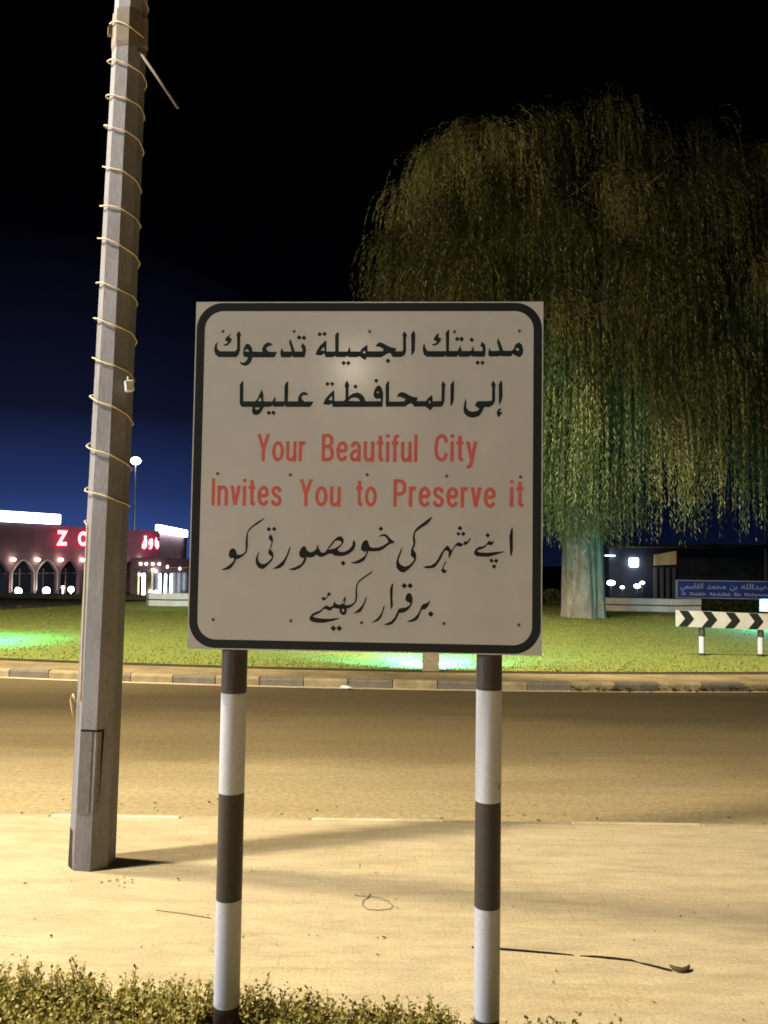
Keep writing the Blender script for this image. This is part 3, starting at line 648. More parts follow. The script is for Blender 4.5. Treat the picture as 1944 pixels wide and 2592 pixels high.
hm.add([facet(0, 0.305, z0 + 0.06, 0.0062), facet(0, 0.325, z0 + 0.05, 0.0062), facet(0, 0.45, z1, 0.0062), facet(0, 0.305, z1, 0.0062)], [(0, 1, 2, 3)], 1)
hm.build('access_hatch', [M['concrete_hatch'], M['gap']], pole)
bt = MB()
for (i, t0, t1, za, zb) in ((6, 0.05, 0.60, 0.0, 0.19),):
    bt.add([facet(i, t0, za, 0.0015), facet(i, t1 + 0.2, za, 0.0015), facet(i, t1 + 0.1, za + 0.05, 0.0015), facet(i, t1 - 0.05, zb * 0.7, 0.0015), facet(i, t1 - 0.02, zb, 0.0015), facet(i, t0, zb + 0.01, 0.0015)], [(0, 1, 2, 3, 4, 5)], 0)
bt.build('bitumen_patch', M['bitumen'], pole)
jb = MB(); jb.box((0, 0, 0), (0.042, 0.045, 0.062), 0, 0, 0.006); jb.rings([(0.006, 0.03), (0.006, 0.05)], 8)
jb.build('junction_box', M['box_white'], pole, (0.142, -0.075, 2.553), (0, R(-8), R(32)))
cl = MB()
cl.rings([(pr_(4.45) + 0.002, 4.445), (pr_(4.5) + 0.006, 4.47), (pr_(4.6) + 0.006, 4.62), (pr_(4.7) + 0.004, 4.66)], 8, (0.063, 0, 0), smooth=False, caps=False, off=OFF)
cl.box((-0.037, -0.02, 4.56), (0.03, 0.03, 0.05), 0, 0.4); cl.box((0.155, -0.02, 4.55), (0.03, 0.04, 0.16), 0, 0.2)
cl.build('clamp', M['rust'], pole)
rd = MB(); rd.tube([(0.12, -0.05, 4.45), (0.25, -0.10, 4.26), (0.375, -0.115, 4.075)], 0.008, 8); rd.build('bracket_rod', M['rust'], pole)

# ------------------------------------------------------------------ small things on the pavement and in the gutter
M['leaf_dry'] = mat('dry_leaf', (0.07, 0.05, 0.02), (0.14, 0.10, 0.04), 8, 0.8)
M['strap'] = mat('black_strap', (0.022, 0.019, 0.015), None, rough=0.6)
rr = random.Random(11)
def litter(mb, x, y, z, s, a, n=5):
    P = []
    for k in range(n):
        t = 2 * math.pi * k / n; rx = s * rr.uniform(0.7, 1.2); ry = s * 0.5 * rr.uniform(0.6, 1.2)
        px, py = rx * math.cos(t), ry * math.sin(t)
        P.append((x + px * math.cos(a) - py * math.sin(a), y + px * math.sin(a) + py * math.cos(a), z + 0.004 + rr.uniform(0, 0.5) * s))
    c = (x, y, z + 0.003); mb.add(P + [c], [(i, (i + 1) % n, n) for i in range(n)])
lt = MB()
for k in range(230):
    litter(lt, rr.uniform(-3.2, 3.2), 5.56 + abs(rr.gauss(0, 0.28)), -0.13, rr.uniform(0.006, 0.018), rr.uniform(0, 6))
kind(tag(lt.build('leaf_litter', M['leaf_dry']), 'scatter of small dry leaves in the gutter along the near kerb', 'leaves'), 'stuff')
lt = MB()
for k in range(300):
    s = rr.uniform(1.6, 4.6); r = 35.93 + abs(rr.gauss(0, 0.03)); x, y = arc(r, s)
    if rr.random() < 0.35 + 0.65 * (abs(s - 3.9) < 0.5) or rr.random() < 0.4: litter(lt, x, y, -0.125 + rr.uniform(0, 0.05), rr.uniform(0.015, 0.045), rr.uniform(0, 6))
kind(tag(lt.build('leaf_litter', M['leaf_dry']), 'dark dead leaves blown against the striped kerb of the island', 'leaves'), 'stuff')
lt = MB()
for x, y, s in ((-1.761, 4.323, .012), (-1.403, 3.744, .013), (0.027, 3.779, .014), (0.0, 3.772, .008), (-0.302, 3.795, .008), (-0.262, 3.789, .007), (-0.663, 4.525, .01), (-1.017, 4.403, .014)):
    litter(lt, x, y, 0, s, rr.uniform(0, 6))
for k in range(26): litter(lt, rr.gauss(-1.33, 0.07), rr.gauss(4.36, 0.03), 0, rr.uniform(0.004, 0.011), rr.uniform(0, 6))
for k in range(90): litter(lt, rr.uniform(-1.6, 1.7), 3.15 + 2.1 * rr.random() ** 1.6, 0, rr.uniform(0.003, 0.008), rr.uniform(0, 6))
kind(tag(lt.build('leaf_litter', M['leaf_dry']), 'specks of dry leaf and grit scattered over the sandy pavement', 'leaves'), 'stuff')

def ribbon(pts, w, th=0.004):
    mb = MB(); vs = []
    for i, p in enumerate(pts):
        a = Vector(pts[max(i - 1, 0)]); b = Vector(pts[min(i + 1, len(pts) - 1)]); d = (b - a).normalized(); nn = Vector((-d.y, d.x, 0)) * w
        for q, dz in ((nn, 0), (nn, th), (-nn, th), (-nn, 0)): vs.append((p[0] + q.x, p[1] + q.y, p[2] + dz))
    fs = []
    for i in range(len(pts) - 1):
        for k in range(4): fs.append((i * 4 + k, i * 4 + (k + 1) % 4, i * 4 + 4 + (k + 1) % 4, i * 4 + 4 + k))
    fs += [(3, 2, 1, 0), tuple(len(vs) - 4 + k for k in range(4))]
    mb.add(vs, fs); return mb
o = ribbon([(0.40, 3.70, 0.001), (0.52, 3.687, 0.002), (0.62, 3.672, 0.002), (0.736, 3.657, 0.0), (0.79, 3.650, -0.002), (0.83, 3.645, -0.0045), (0.86, 3.640, -0.0035), (0.90, 3.632, 0.001), (0.98, 3.616, 0.002), (1.05, 3.604, 0.0), (1.075, 3.59, -0.004), (1.10, 3.572, 0.0), (1.14, 3.545, 0.002), (1.185, 3.518, 0.002)], 0.0055).build('strap', M['strap'])
tag(o, 'thin black strap lying half buried in sand beside the post', 'strap')
pod = MB(); P = []
for k in range(13):
    t = k / 12; a = R(200 + 145 * t); P.append((1.225 + 0.042 * math.cos(a), 3.552 + 0.038 * math.sin(a), 0.006 + 0.010 * abs(2 * t - 1)))
pod.tube(P, [0.003 + 0.009 * math.sin(math.pi * k / 12) for k in range(13)], 7)
tag(pod.build('seed_pod', M['leaf_dry']), 'curled dark dry seed pod at the far end of the strap', 'seed pod')
wl = MB(); wl.tube([(-0.115, 4.235, 0.003), (-0.075, 4.225, 0.004), (-0.03, 4.215, 0.006), (0.015, 4.195, 0.008), (0.05, 4.155, 0.007), (0.07, 4.112, 0.004), (0.055, 4.078, 0.004), (0.0, 4.063, 0.004), (-0.05, 4.075, 0.003), (-0.075, 4.115, 0.003), (-0.075, 4.17, 0.003), (-0.05, 4.21, 0.003), (-0.04, 4.26, 0.003)], 0.0016, 5)
M['wire'] = mat('thin_wire', (0.16, 0.13, 0.07), None, rough=0.6)
tag(wl.build('wire_loop', M['wire']), 'thin loop of wire lying on the sand between the two posts', 'wire')
tw = MB(); tw.tube([(-1.03, 4.03, 0.003), (-0.9, 3.995, 0.004), (-0.757, 3.95, 0.003)], 0.0015, 5)
tag(tw.build('twig', M['leaf_dry']), 'thin dry twig lying on the sand left of the sign post', 'twig')
M['bottle'] = mat('white_plastic_bottle', (0.8, 0.8, 0.78), None, rough=0.25, spec=0.6)
bo = MB(); bo.rings([(0.0, -0.075), (0.024, -0.072), (0.027, -0.06), (0.027, 0.0), (0.025, 0.025), (0.011, 0.055), (0.011, 0.075), (0.0, 0.076)], 12, caps=False)
o = bo.build('bottle', M['bottle'], None, (-0.47, 11.50, -0.099), (R(90), 0, R(72)))
tag(o, 'small white plastic bottle lying against the striped kerb', 'bottle')

# ------------------------------------------------------------------ low leafy bed at the foot of the sign
M['bed_soil'] = mat('dry_bed_soil', (0.13, 0.10, 0.05), (0.22, 0.17, 0.09), 9, 0.95, bump=0.5)
def leafmat(name, cols, tr=0.25):
    m = bpy.data.materials.new(name); m.use_nodes = True; t = m.node_tree; t.nodes.clear()
    o = N(t, 'ShaderNodeOutputMaterial'); d = N(t, 'ShaderNodeBsdfDiffuse'); q = N(t, 'ShaderNodeBsdfTranslucent'); g = N(t, 'ShaderNodeBsdfGlossy', i_Roughness=0.45)
    at = N(t, 'ShaderNodeAttribute', attribute_name='tone'); rp = N(t, 'ShaderNodeValToRGB')
    els = rp.color_ramp.elements; els[0].position = 0; els[0].color = (*cols[0], 1); els[1].position = 1; els[1].color = (*cols[-1], 1)
    for i, c in enumerate(cols[1:-1]): e = els.new((i + 1) / (len(cols) - 1)); e.color = (*c, 1)
    L(t, at.outputs['Fac'], rp.inputs[0])
    for s_ in (d, q): L(t, rp.outputs[0], s_.inputs['Color'])
    m1 = N(t, 'ShaderNodeMixShader'); m1.inputs[0].default_value = tr; L(t, d.outputs[0], m1.inputs[1]); L(t, q.outputs[0], m1.inputs[2])
    m2 = N(t, 'ShaderNodeMixShader'); m2.inputs[0].default_value = 0.03; L(t, m1.outputs[0], m2.inputs[1]); L(t, g.outputs[0], m2.inputs[2])
    L(t, m2.outputs[0], o.inputs[0]); return m
def leafmesh(name, V, F, tone, m, parent=None):
    me = bpy.data.meshes.new(name); me.from_pydata(V, [], F); me.materials.append(m)
    a = me.attributes.new('tone', 'FLOAT', 'POINT'); a.data.foreach_set('value', tone); me.update()
    o = bpy.data.objects.new(name, me); COL.objects.link(o)
    if parent: o.parent = parent
    return o
M['bed_leaf'] = leafmat('bed_leaf', [(0.12, 0.095, 0.016), (0.29, 0.245, 0.044), (0.44, 0.365, 0.085), (0.55, 0.465, 0.165)])
M['bed_stem'] = mat('bed_stem', (0.12, 0.08, 0.03), None)
kind(raw('bed_soil', [(-1.9, 2.2, 0.004), (1.4, 2.2, 0.004), (1.15, 2.80, 0.004), (0.45, 2.92, 0.004), (-0.4, 3.06, 0.004), (-1.9, 3.16, 0.004)], [(0, 1, 2, 3, 4, 5)], M['bed_soil']), 'structure')  # brown sheet lying under the leafy bed
hv = []; hf = []; ht = []
hr = np.random.default_rng(5)
sm_ = MB()
def back_edge(x):
    return float(np.interp(x, [-1.7, -1.2, -0.6, -0.2, 0.15, 0.45, 0.8, 1.15], [3.20, 3.17, 3.11, 3.05, 3.0, 2.955, 2.91, 2.88])) + 0.025 * math.sin(x * 9) + 0.02 * math.sin(x * 23 + 1)
def top_h(x): return float(np.interp(x, [-1.7, -1.0, -0.5, 0.0, 0.4, 0.7, 1.1], [0.21, 0.20, 0.185, 0.17, 0.155, 0.145, 0.12]))
ns = 0; tries = 0
while ns < 5600 and tries < 80000:
    tries += 1
    x = hr.uniform(-1.65, 1.25); be = back_edge(x); y = be - (be - 2.45) * hr.random()
    if any(abs(x - px * (y / 2.945)) < 0.10 and y < 3.03 for px in (-0.51, 0.365)): continue
    dens = 1.0 if x < 0.3 else np.interp(x, [0.3, 0.6, 1.15], [1.0, 0.8, 0.35])
    if hr.random() > dens: continue
    h = top_h(x) * hr.uniform(0.40, 0.93) * (1.25 if hr.random() < 0.06 else 1.0)
    edge = min(1.0, (be - y) / 0.10 + 0.45); h *= edge
    lx, ly = hr.normal(0, 0.035, 2); nl = max(7, int(h / 0.0085))
    if hr.random() < 0.5: sm_.tube([(x, y, 0.0), (x + lx * .5, y + ly * .5, h * .55), (x + lx, y + ly, h)], [0.0022, 0.0018, 0.001], 4, caps=False)
    for k in range(nl):
        t = (k + 1) / nl; c = np.array([x + lx * t, y + ly * t, h * t]); a = k * 2.4 + hr.uniform(-.5, .5); el = R(hr.uniform(5, 65))
        ln = hr.uniform(0.018, 0.032) * (1.05 - 0.45 * t); w = ln * hr.uniform(0.30, 0.46)
        d = np.array([math.cos(a) * math.cos(el), math.sin(a) * math.cos(el), math.sin(el)]); sd = np.array([-math.sin(a), math.cos(a), 0.0])
        upv = np.cross(d, sd) * -0.25 * w
        b = len(hv)
        hv += [tuple(c), tuple(c + d * ln * .5 + sd * w + upv), tuple(c + d * ln), tuple(c + d * ln * .5 - sd * w + upv)]
        hf += [(b, b + 1, b + 2), (b, b + 2, b + 3)]; tv = min(1, max(0, hr.normal(0.45, 0.25))); ht += [tv] * 4
    ns += 1
b = len(hv); hv += sm_.v; hf += [tuple(i + b for i in q) for q in sm_.f]; ht += [0.0] * len(sm_.v)
kind(tag(leafmesh('ground_cover', hv, hf, ht, M['bed_leaf']), 'low bed of small olive green leaves round the feet of the sign', 'plants'), 'stuff')

# ------------------------------------------------------------------ big weeping tree on the island
M['bark'] = mat('grey_bark', (0.40, 0.36, 0.30), (0.17, 0.14, 0.105), 2.6, 0.95, stretch=(2.2, 2.2, 0.45), bump=1.0, bscale=7, grain=0.25, gscale=22, lo=0.35, hi=0.7)
M['limb_bark'] = mat('dark_limb_bark', (0.12, 0.10, 0.075), (0.06, 0.05, 0.035), 4, 0.95)
M['tree_leaf'] = leafmat('tree_leaf', [(0.042, 0.046, 0.013), (0.092, 0.098, 0.029), (0.145, 0.147, 0.046), (0.20, 0.186, 0.075)], 0.3)
TX, TY = 5.92, 25.1
tree = thing('weeping_tree', 'huge weeping tree with thick pale fluted trunk and long hanging foliage', 'tree', (TX, TY, -0.02))
tb = MB(); nr = 88
def flute(a, z): return 1 + 0.05 * math.sin(7 * a + 0.5 * z) + 0.05 * math.sin(17 * a + 0.9 * z + 1) + 0.045 * max(0, math.cos(3 * a + 0.6)) * math.exp(-z * 2.2)
zz = [-0.1, 0.0, 0.15, 0.35, 0.6, 0.9, 1.3, 1.7, 2.1, 2.5, 2.9, 3.3, 3.7]
rad = [0.63, 0.62, 0.605, 0.60, 0.595, 0.59, 0.58, 0.57, 0.555, 0.545, 0.54, 0.52, 0.46]
for z, r in zip(zz, rad):
    for i in range(nr):
        a = 2 * math.pi * i / nr; q = r * flute(a, z)
        # deep cleft on the right of the trunk, seen from the road
        cl_ = math.exp(-((a - R(-58)) / 0.10) ** 2) if a < math.pi else math.exp(-((a - 2 * math.pi - R(-58)) / 0.10) ** 2)
        q *= 1 - 0.20 * cl_
        tb.v.append((q * math.cos(a) - 0.015 * z, q * math.sin(a), z))
for k in range(len(zz) - 1):
    for i in range(nr):
        j = (i + 1) % nr; tb.f.append((k * nr + i, k * nr + j, k * nr + nr + j, k * nr + nr + i)); tb.mi.append(0); tb.sm.append(True)
tb.build('trunk', M['bark'], tree)
tr_ = random.Random(21)
def limb(p0, p1, p2, r0, r1, n=9):
    a, b, c = Vector(p0), Vector(p1), Vector(p2); P = []; Q = []
    for k in range(n):
        t = k / (n - 1); P.append(a * (1 - t) ** 2 + b * 2 * t * (1 - t) + c * t * t + Vector((tr_.gauss(0, .03), tr_.gauss(0, .03), 0))); Q.append(r0 + (r1 - r0) * t)
    return P, Q
ends = [(-4.2, -1.5, 10.2), (-2.2, -3.0, 11.5), (0.6, -2.2, 13.3), (2.8, -1.2, 11.8), (4.6, 0.5, 10.2), (-1.2, 2.8, 12.6), (2.2, 3.0, 12.2), (-3.6, 1.6, 9.6), (1.7, -3.2, 8.6), (-2.6, -3.6, 7.6)]
for e_ in ends:
    P, Q = limb((tr_.uniform(-.2, .1), tr_.uniform(-.2, .2), 3.1), (e_[0] * 0.35, e_[1] * 0.35, 3.2 + 0.55 * (e_[2] - 3)), e_, 0.27, 0.05)
    lb = MB(); lb.tube(P, Q, 9)
    for q in range(3):
        s_ = P[5 + q]; t_ = s_ + Vector((tr_.uniform(-1.6, 1.6), tr_.uniform(-1.4, 1.4), tr_.uniform(0.3, 1.8)))
        P2, Q2 = limb(s_, (s_ + t_) / 2 + Vector((0, 0, .3)), t_, Q[5 + q] * .7, 0.02, 6); lb.tube(P2, Q2, 6)
    lb.build('limb', M['limb_bark'], tree)
# foliage: clumps on the shell of the crown, each spilling hanging strands of narrow leaves
tg = np.random.default_rng(17)
def env(rho): return 8.6 + 5.75 * max(0.0, 1 - rho ** 2.7) ** (1 / 2.3)
RX, RY = 6.6, 6.0
clumps = []
FRONT = [(-5.1, -2.1, 12.9), (-5.8, -2.6, 10.7), (-6.0, -2.6, 9.1), (-3.8, -2.1, 13.4), (-2.3, -1.6, 14.4), (0.2, -1.1, 15.1), (2.3, -1.1, 14.4), (3.6, -1.6, 13.1), (4.5, -2.1, 11.9), (-2.0, -4.1, 10.2),
         (0.5, -4.6, 9.1), (-4.2, -4.1, 9.4), (-1.3, -4.9, 8.0), (-2.8, -5.0, 7.3), (3.0, -4.1, 9.1), (1.8, -4.6, 6.9), (-0.4, -5.0, 6.3), (-4.7, -3.6, 7.7), (3.8, -3.6, 6.9), (-0.8, -3.1, 11.8), (2.0, -3.1, 11.4),
         (-3.1, -3.1, 11.6), (-1.5, -3.2, 5.2), (-2.6, -2.4, 5.6), (-1.0, -2.0, 5.0), (5.6, -1.6, 9.0), (6.2, -0.5, 10.8), (5.4, -2.4, 7.0), (0.9, -3.4, 7.6), (-1.9, -2.6, 6.6)]
lobes = [(x + (1.25 if x < -4.5 else 0.5 if x < -3.5 else 0), y, z - (0.45 if z > 13.6 else 0), tg.uniform(1.1, 1.75)) for x, y, z in FRONT]
for k in range(24):
    rho = math.sqrt(tg.uniform(0.05, 0.92)); a = tg.uniform(-0.25, math.pi + 0.25); x, y = rho * RX * math.cos(a), rho * RY * math.sin(a)
    lobes.append((x, y, env(rho) - tg.uniform(0.6, 3.2 if rho > 0.6 else 0.8), tg.uniform(1.2, 1.9)))
for (lx, ly, lz, lr) in lobes:
    tone_l = tg.choice([0.05, 0.2, 0.45, 0.75, 0.95]); nc = 8 if ly < 0 else 7
    if abs(lx) < 3 and lz < 7 and lr < 1.8: lr *= 0.75
    for k in range(nc):
        a = tg.uniform(0, 6.283) if k > 2 else math.atan2(ly - 1.5, lx) + tg.normal(0, 0.7); e_ = math.asin(tg.uniform(0.05, 1.0))
        clumps.append((lx + lr * math.cos(a) * math.cos(e_), ly + lr * math.sin(a) * math.cos(e_), lz - 0.65 * lr * (1 - math.sin(e_)), tone_l, a))
fv = []; ff = []; ft = []
for (x, y, z, rho, a) in clumps:
    tone0 = rho + tg.normal(0, 0.06); ns_ = int(tg.uniform(46, 68)); big = tg.uniform(0.75, 1.2)
    for s_ in range(ns_):
        aa = a + tg.normal(0, 0.7)
        reach = tg.uniform(0.15, 0.95) * big; drop = tg.uniform(0.9, 3.4) * big
        if z > 11.5: drop *= 0.8
        if z < 7.0: drop *= 1.1
        ox, oy, oz = tg.normal(0, 0.22), tg.normal(0, 0.22), tg.normal(0, 0.15); rise = tg.uniform(0.0, 0.3)
        drop = min(drop, z + oz - 1.95 - tg.uniform(0, .6))
        if drop < 0.3: continue
        dx, dy = math.cos(aa), math.sin(aa); tv = min(1, max(0, tone0 + tg.normal(0, 0.12)))
        nL = int(14 + drop * 11.5)
        for k in range(nL):
            t = (k + tg.random()) / nL; hz = reach * (1 - (1 - t) ** 2.2); vz = rise * math.sin(min(1, t * 3) * math.pi / 2) * (1 - t) - drop * t ** 1.7
            c = (x + ox + dx * hz, y + oy + dy * hz, z + oz + vz)
            ln = tg.uniform(0.06, 0.13); w = tg.uniform(0.009, 0.014)
            lean = 1.6 * (1 - t) ** 2 + 0.15; ex, ey = dx * lean + tg.normal(0, 0.35), dy * lean + tg.normal(0, 0.35); ez = -1.0 + tg.normal(0, 0.25) + (1.1 * (1 - t) ** 3)
            q = math.sqrt(ex * ex + ey * ey + ez * ez) + 1e-6; ex, ey, ez = ex / q * ln, ey / q * ln, ez / q * ln
            wa = tg.uniform(0, math.pi); wx, wy = math.cos(wa) * w, math.sin(wa) * w
            b = len(fv)
            fv += [(c[0] - wx, c[1] - wy, c[2]), (c[0] + wx, c[1] + wy, c[2]), (c[0] + ex + wx * .3, c[1] + ey + wy * .3, c[2] + ez), (c[0] + ex - wx * .3, c[1] + ey - wy * .3, c[2] + ez)]
            ff.append((b, b + 1, b + 2, b + 3)); ft += [tv] * 4
leafmesh('crown', fv, ff, ft, M['tree_leaf'], tree)

# ------------------------------------------------------------------ floodlights on the lawn
M['block'] = mat('sandy_concrete_block', (0.40, 0.32, 0.19), (0.30, 0.235, 0.13), 14, 0.9, grain=0.2, gscale=90)
M['fix'] = mat('dark_lamp_housing', (0.05, 0.05, 0.05), None, rough=0.5)
M['cyan'] = emat('cyan_floodlight_glass', (0.25, 1.0, 0.85), 30)
CYAN = (0.18, 1.0, 0.72)
fl = thing('floodlight', 'green floodlight in a square concrete block at the edge of the lawn', 'floodlight', (0.728, 12.76, -0.02))
a = MB(); a.box((0, 0, 0.125), (0.25, 0.16, 0.28), 0, 0, 0.008); a.build('block', M['block'], fl)
a = MB(); a.box((0, 0.13, 0.14), (0.2, 0.10, 0.13), 0, 0, 0.01); a.build('housing', M['fix'], fl)
a = MB(); a.add([(-0.085, 0.182, 0.09), (0.085, 0.182, 0.09), (0.085, 0.182, 0.195), (-0.085, 0.182, 0.195)], [(3, 2, 1, 0)]); a.build('lamp_glass', M['cyan'], fl)
lamp('floodlight_beam', (0.73, 13.02, 0.16), 2100, (0.32, 1.0, 0.78), 0.06, (4.4, 24.5, 6.6), 44, 0.8)
lamp('floodlight_beam', (0.73, 12.98, 0.40), 2200, (0.05, 0.80, 1.0), 0.06, (0.73, 14.0, -0.40), 84, 0.5)
lamp('floodlight_beam', (0.73, 12.98, 0.40), 900, (0.04, 0.80, 1.0), 0.06, (0.73, 14.2, -0.35), 150, 0.3)
lamp('floodlight_beam', (-7.6, 15.9, 1.1), 1500, (0.03, 1.0, 0.72), 0.06, (-7.6, 16.0, -0.2), 140, 0.9)
fr = thing('floodlight', 'cyan floodlight glaring towards the road beside the blue street name sign', 'floodlight', (9.78, 21.6, -0.02), R(-24))
a = MB(); a.box((0, 0, 0.60), (0.44, 0.14, 0.34), 0, 0, 0.015); a.box((0, 0.0, 0.22), (0.06, 0.05, 0.44), 0); a.build('housing', M['fix'], fr)
a = MB(); a.add([(-0.19, -0.073, 0.47), (0.19, -0.073, 0.47), (0.19, -0.073, 0.73), (-0.19, -0.073, 0.73)], [(0, 1, 2, 3)]); a.build('lamp_glass', M['cyan'], fr)
lamp('floodlight_beam', (9.70, 21.4, 0.60), 220, (0.06, 0.85, 1.0), 0.08)

# ------------------------------------------------------------------ chevron board
M['chev_white'] = mat('cream_reflective_sheet', (0.66, 0.64, 0.60), (0.56, 0.53, 0.48), 5, 0.5)
M['chev_black'] = mat('black_chevron_film', (0.02, 0.02, 0.02), None, rough=0.5)
ch = thing('chevron_sign', 'long low cream board with black chevrons pointing right on striped legs', 'sign', (5.71, 15.2, -0.02))
TILT = -0.0265
x0, Lb, zt0, hb = -0.485, 3.75, 0.808, 0.288
def cz(x, u): return zt0 - hb * u + TILT * (x - x0)
c = MB()
c.add([(x0, 0, cz(x0, 0)), (x0 + Lb, 0, cz(x0 + Lb, 0)), (x0 + Lb, 0, cz(x0 + Lb, 1)), (x0, 0, cz(x0, 1)), (x0, .02, cz(x0, 0)), (x0 + Lb, .02, cz(x0 + Lb, 0)), (x0 + Lb, .02, cz(x0 + Lb, 1)), (x0, .02, cz(x0, 1))],
      [(3, 2, 1, 0), (4, 5, 6, 7), (0, 1, 5, 4), (2, 3, 7, 6), (1, 2, 6, 5), (3, 0, 4, 7)]); c.build('board', M['chev_white'], ch)
c = MB(); k = 0
while k < 8:
    xa = x0 + 0.055 + 0.413 * k
    P = [(xa, 0.01), (xa + 0.163, 0.01), (xa + 0.163 + 0.106, 0.5), (xa + 0.163 - 0.012, 0.99), (xa - 0.012, 0.99), (xa + 0.106, 0.5)]
    c.add([(a, -0.002, cz(a, u)) for a, u in P], [(0, 5, 2, 1), (5, 4, 3, 2)]); k += 1
c.build('chevrons', M['chev_black'], ch)
for xl in (0.0, 1.05, 2.1, 3.0):
    zt = cz(xl, 1) + 0.1; c = MB()
    c.rings([(0.052, -0.1), (0.052, 0.05), (0.052, 0.345), (0.052, zt + 0.05)], 14, (xl, 0.065, 0), mis=[1, 0, 1])
    c.build('leg', [M['post_white'], M['post_black']], ch)

# ------------------------------------------------------------------ blue street name sign behind the low wall
M['blue'] = mat('blue_sign_sheet', (0.035, 0.07, 0.36), None, rough=0.45)
M['frame'] = mat('pale_sign_frame', (0.52, 0.46, 0.46), None, rough=0.5)
M['sign_text'] = mat('white_sign_lettering', (0.62, 0.60, 0.60), None, rough=0.5)
bs = thing('street_name_sign', 'long blue street name sign with pale frame behind the low white wall', 'sign', (10.3, 30.0, -0.13))
BW = 4.55; zb0, zb1 = 0.50, 1.14
c = MB(); c.box((BW / 2, 0.02, (zb0 + zb1) / 2), (BW, 0.04, zb1 - zb0)); c.build('panel', M['blue'], bs)
c = MB()
for a_, b_ in (((BW / 2, -0.004, zb1 - 0.015), (BW, 0.03, 0.035)), ((BW / 2, -0.004, zb0 + 0.015), (BW, 0.03, 0.035)), ((0.035, -0.004, (zb0 + zb1) / 2), (0.075, 0.03, zb1 - zb0 - 0.07)), ((BW - 0.035, -0.004, (zb0 + zb1) / 2), (0.075, 0.03, zb1 - zb0 - 0.07))): c.box(a_, b_)
c.build('frame', M['frame'], bs)
for wd, xa_, xb_ in (('Al', 0.20, 0.36), ('Sheikh', 0.49, 1.06), ('Abdullah', 1.18, 1.95), ('Bin', 2.07, 2.31), ('Mohammed', 2.43, 3.38), ('Al', 3.50, 3.66), ('Qasimi', 3.79, 4.36)):
    c = MB(); fit_text(c, wd, xa_, xb_, 0.60, 0.715, -0.003, 0.02); c.build('word', M['sign_text'], bs)
AR = {'ALQASIMI': '\ufef2\ufee4\ufeb3\ufe8e\ufed8\ufedf\u0627', 'MUHAMMAD': '\ufeaa\ufee4\ufea4\ufee3', 'BIN': '\ufee6\ufe91', 'ABDALLAH': '\ufeea\ufee0\ufedf\u0627\ufeaa\ufe92\ufecb', 'SHEIKH': '\ufea6\ufef4\ufeb8\ufedf\u0627'}
xx = 0.17
for wd, w_ in (('ALQASIMI', 0.80), ('MUHAMMAD', 0.66), ('BIN', 0.26), ('ABDALLAH', 0.95), ('SHEIKH', 0.78)):
    c = MB(); fit_text(c, AR[wd], xx, xx + w_, 0.84, 1.04, -0.003, 0.015, cap='\u0627'); xx += w_ + 0.14; c.build('word', M['sign_text'], bs)
for xl in (0.5, BW - 0.5):
    c = MB(); c.box((xl, 0.08, 0.55), (0.08, 0.06, 1.1)); c.build('leg', M['galv'], bs)

# ------------------------------------------------------------------ low white walls on the far side of the lawn
M['white_wall'] = mat('white_masonry_paint', (0.78, 0.77, 0.73), (0.64, 0.61, 0.55), 1.6, 0.8, grain=0.1, gscale=30)
M['joint'] = mat('shadow_joint', (0.10, 0.10, 0.09), None)  # dark line between the two courses of the wall
def low_wall(label, P, h):
    t = thing('low_wall', label, 'wall', (P[0][0], P[0][1], -0.02), group='low white walls beyond the lawn')
    for nm, za, zb, ins, m in (('base_course', -0.1, h * 0.44, 0.0, 'white_wall'), ('joint', h * 0.44, h * 0.54, 0.03, 'joint'), ('coping', h * 0.54, h, -0.015, 'white_wall')):
        w = MB(); n = len(P); vs = []
        for (x, y) in P: vs += [(x - P[0][0], y - P[0][1] + ins)]
        back = [(x - P[0][0], y - P[0][1] + 0.35) for x, y in P]
        V = [(*q, za) for q in vs] + [(*q, za) for q in back] + [(*q, zb) for q in vs] + [(*q, zb) for q in back]
        F = []
        for i in range(n - 1):
            F += [(i, i + 1, 2 * n + i + 1, 2 * n + i), (n + i + 1, n + i, 3 * n + i, 3 * n + i + 1), (2 * n + i, 2 * n + i + 1, 3 * n + i + 1, 3 * n + i), (i + 1, i, n + i, n + i + 1)]
        F += [(0, 2 * n, 3 * n, n), (n - 1, 2 * n - 1, 4 * n - 1, 3 * n - 1)]
        w.add(V, F); w.build(nm, M[m], t)
low_wall('low white angled wall behind the lawn at the left of the big sign', [(-7.72, 27.9), (-7.55, 27.55), (-6.75, 27.45), (-5.3, 27.9), (-4.2, 28.6)], 0.41)
low_wall('low white angled wall behind the tree below the blue street sign', [(6.2, 28.9), (7.7, 28.35), (9.22, 28.3), (9.52, 28.1), (10.68, 28.6)], 0.43)

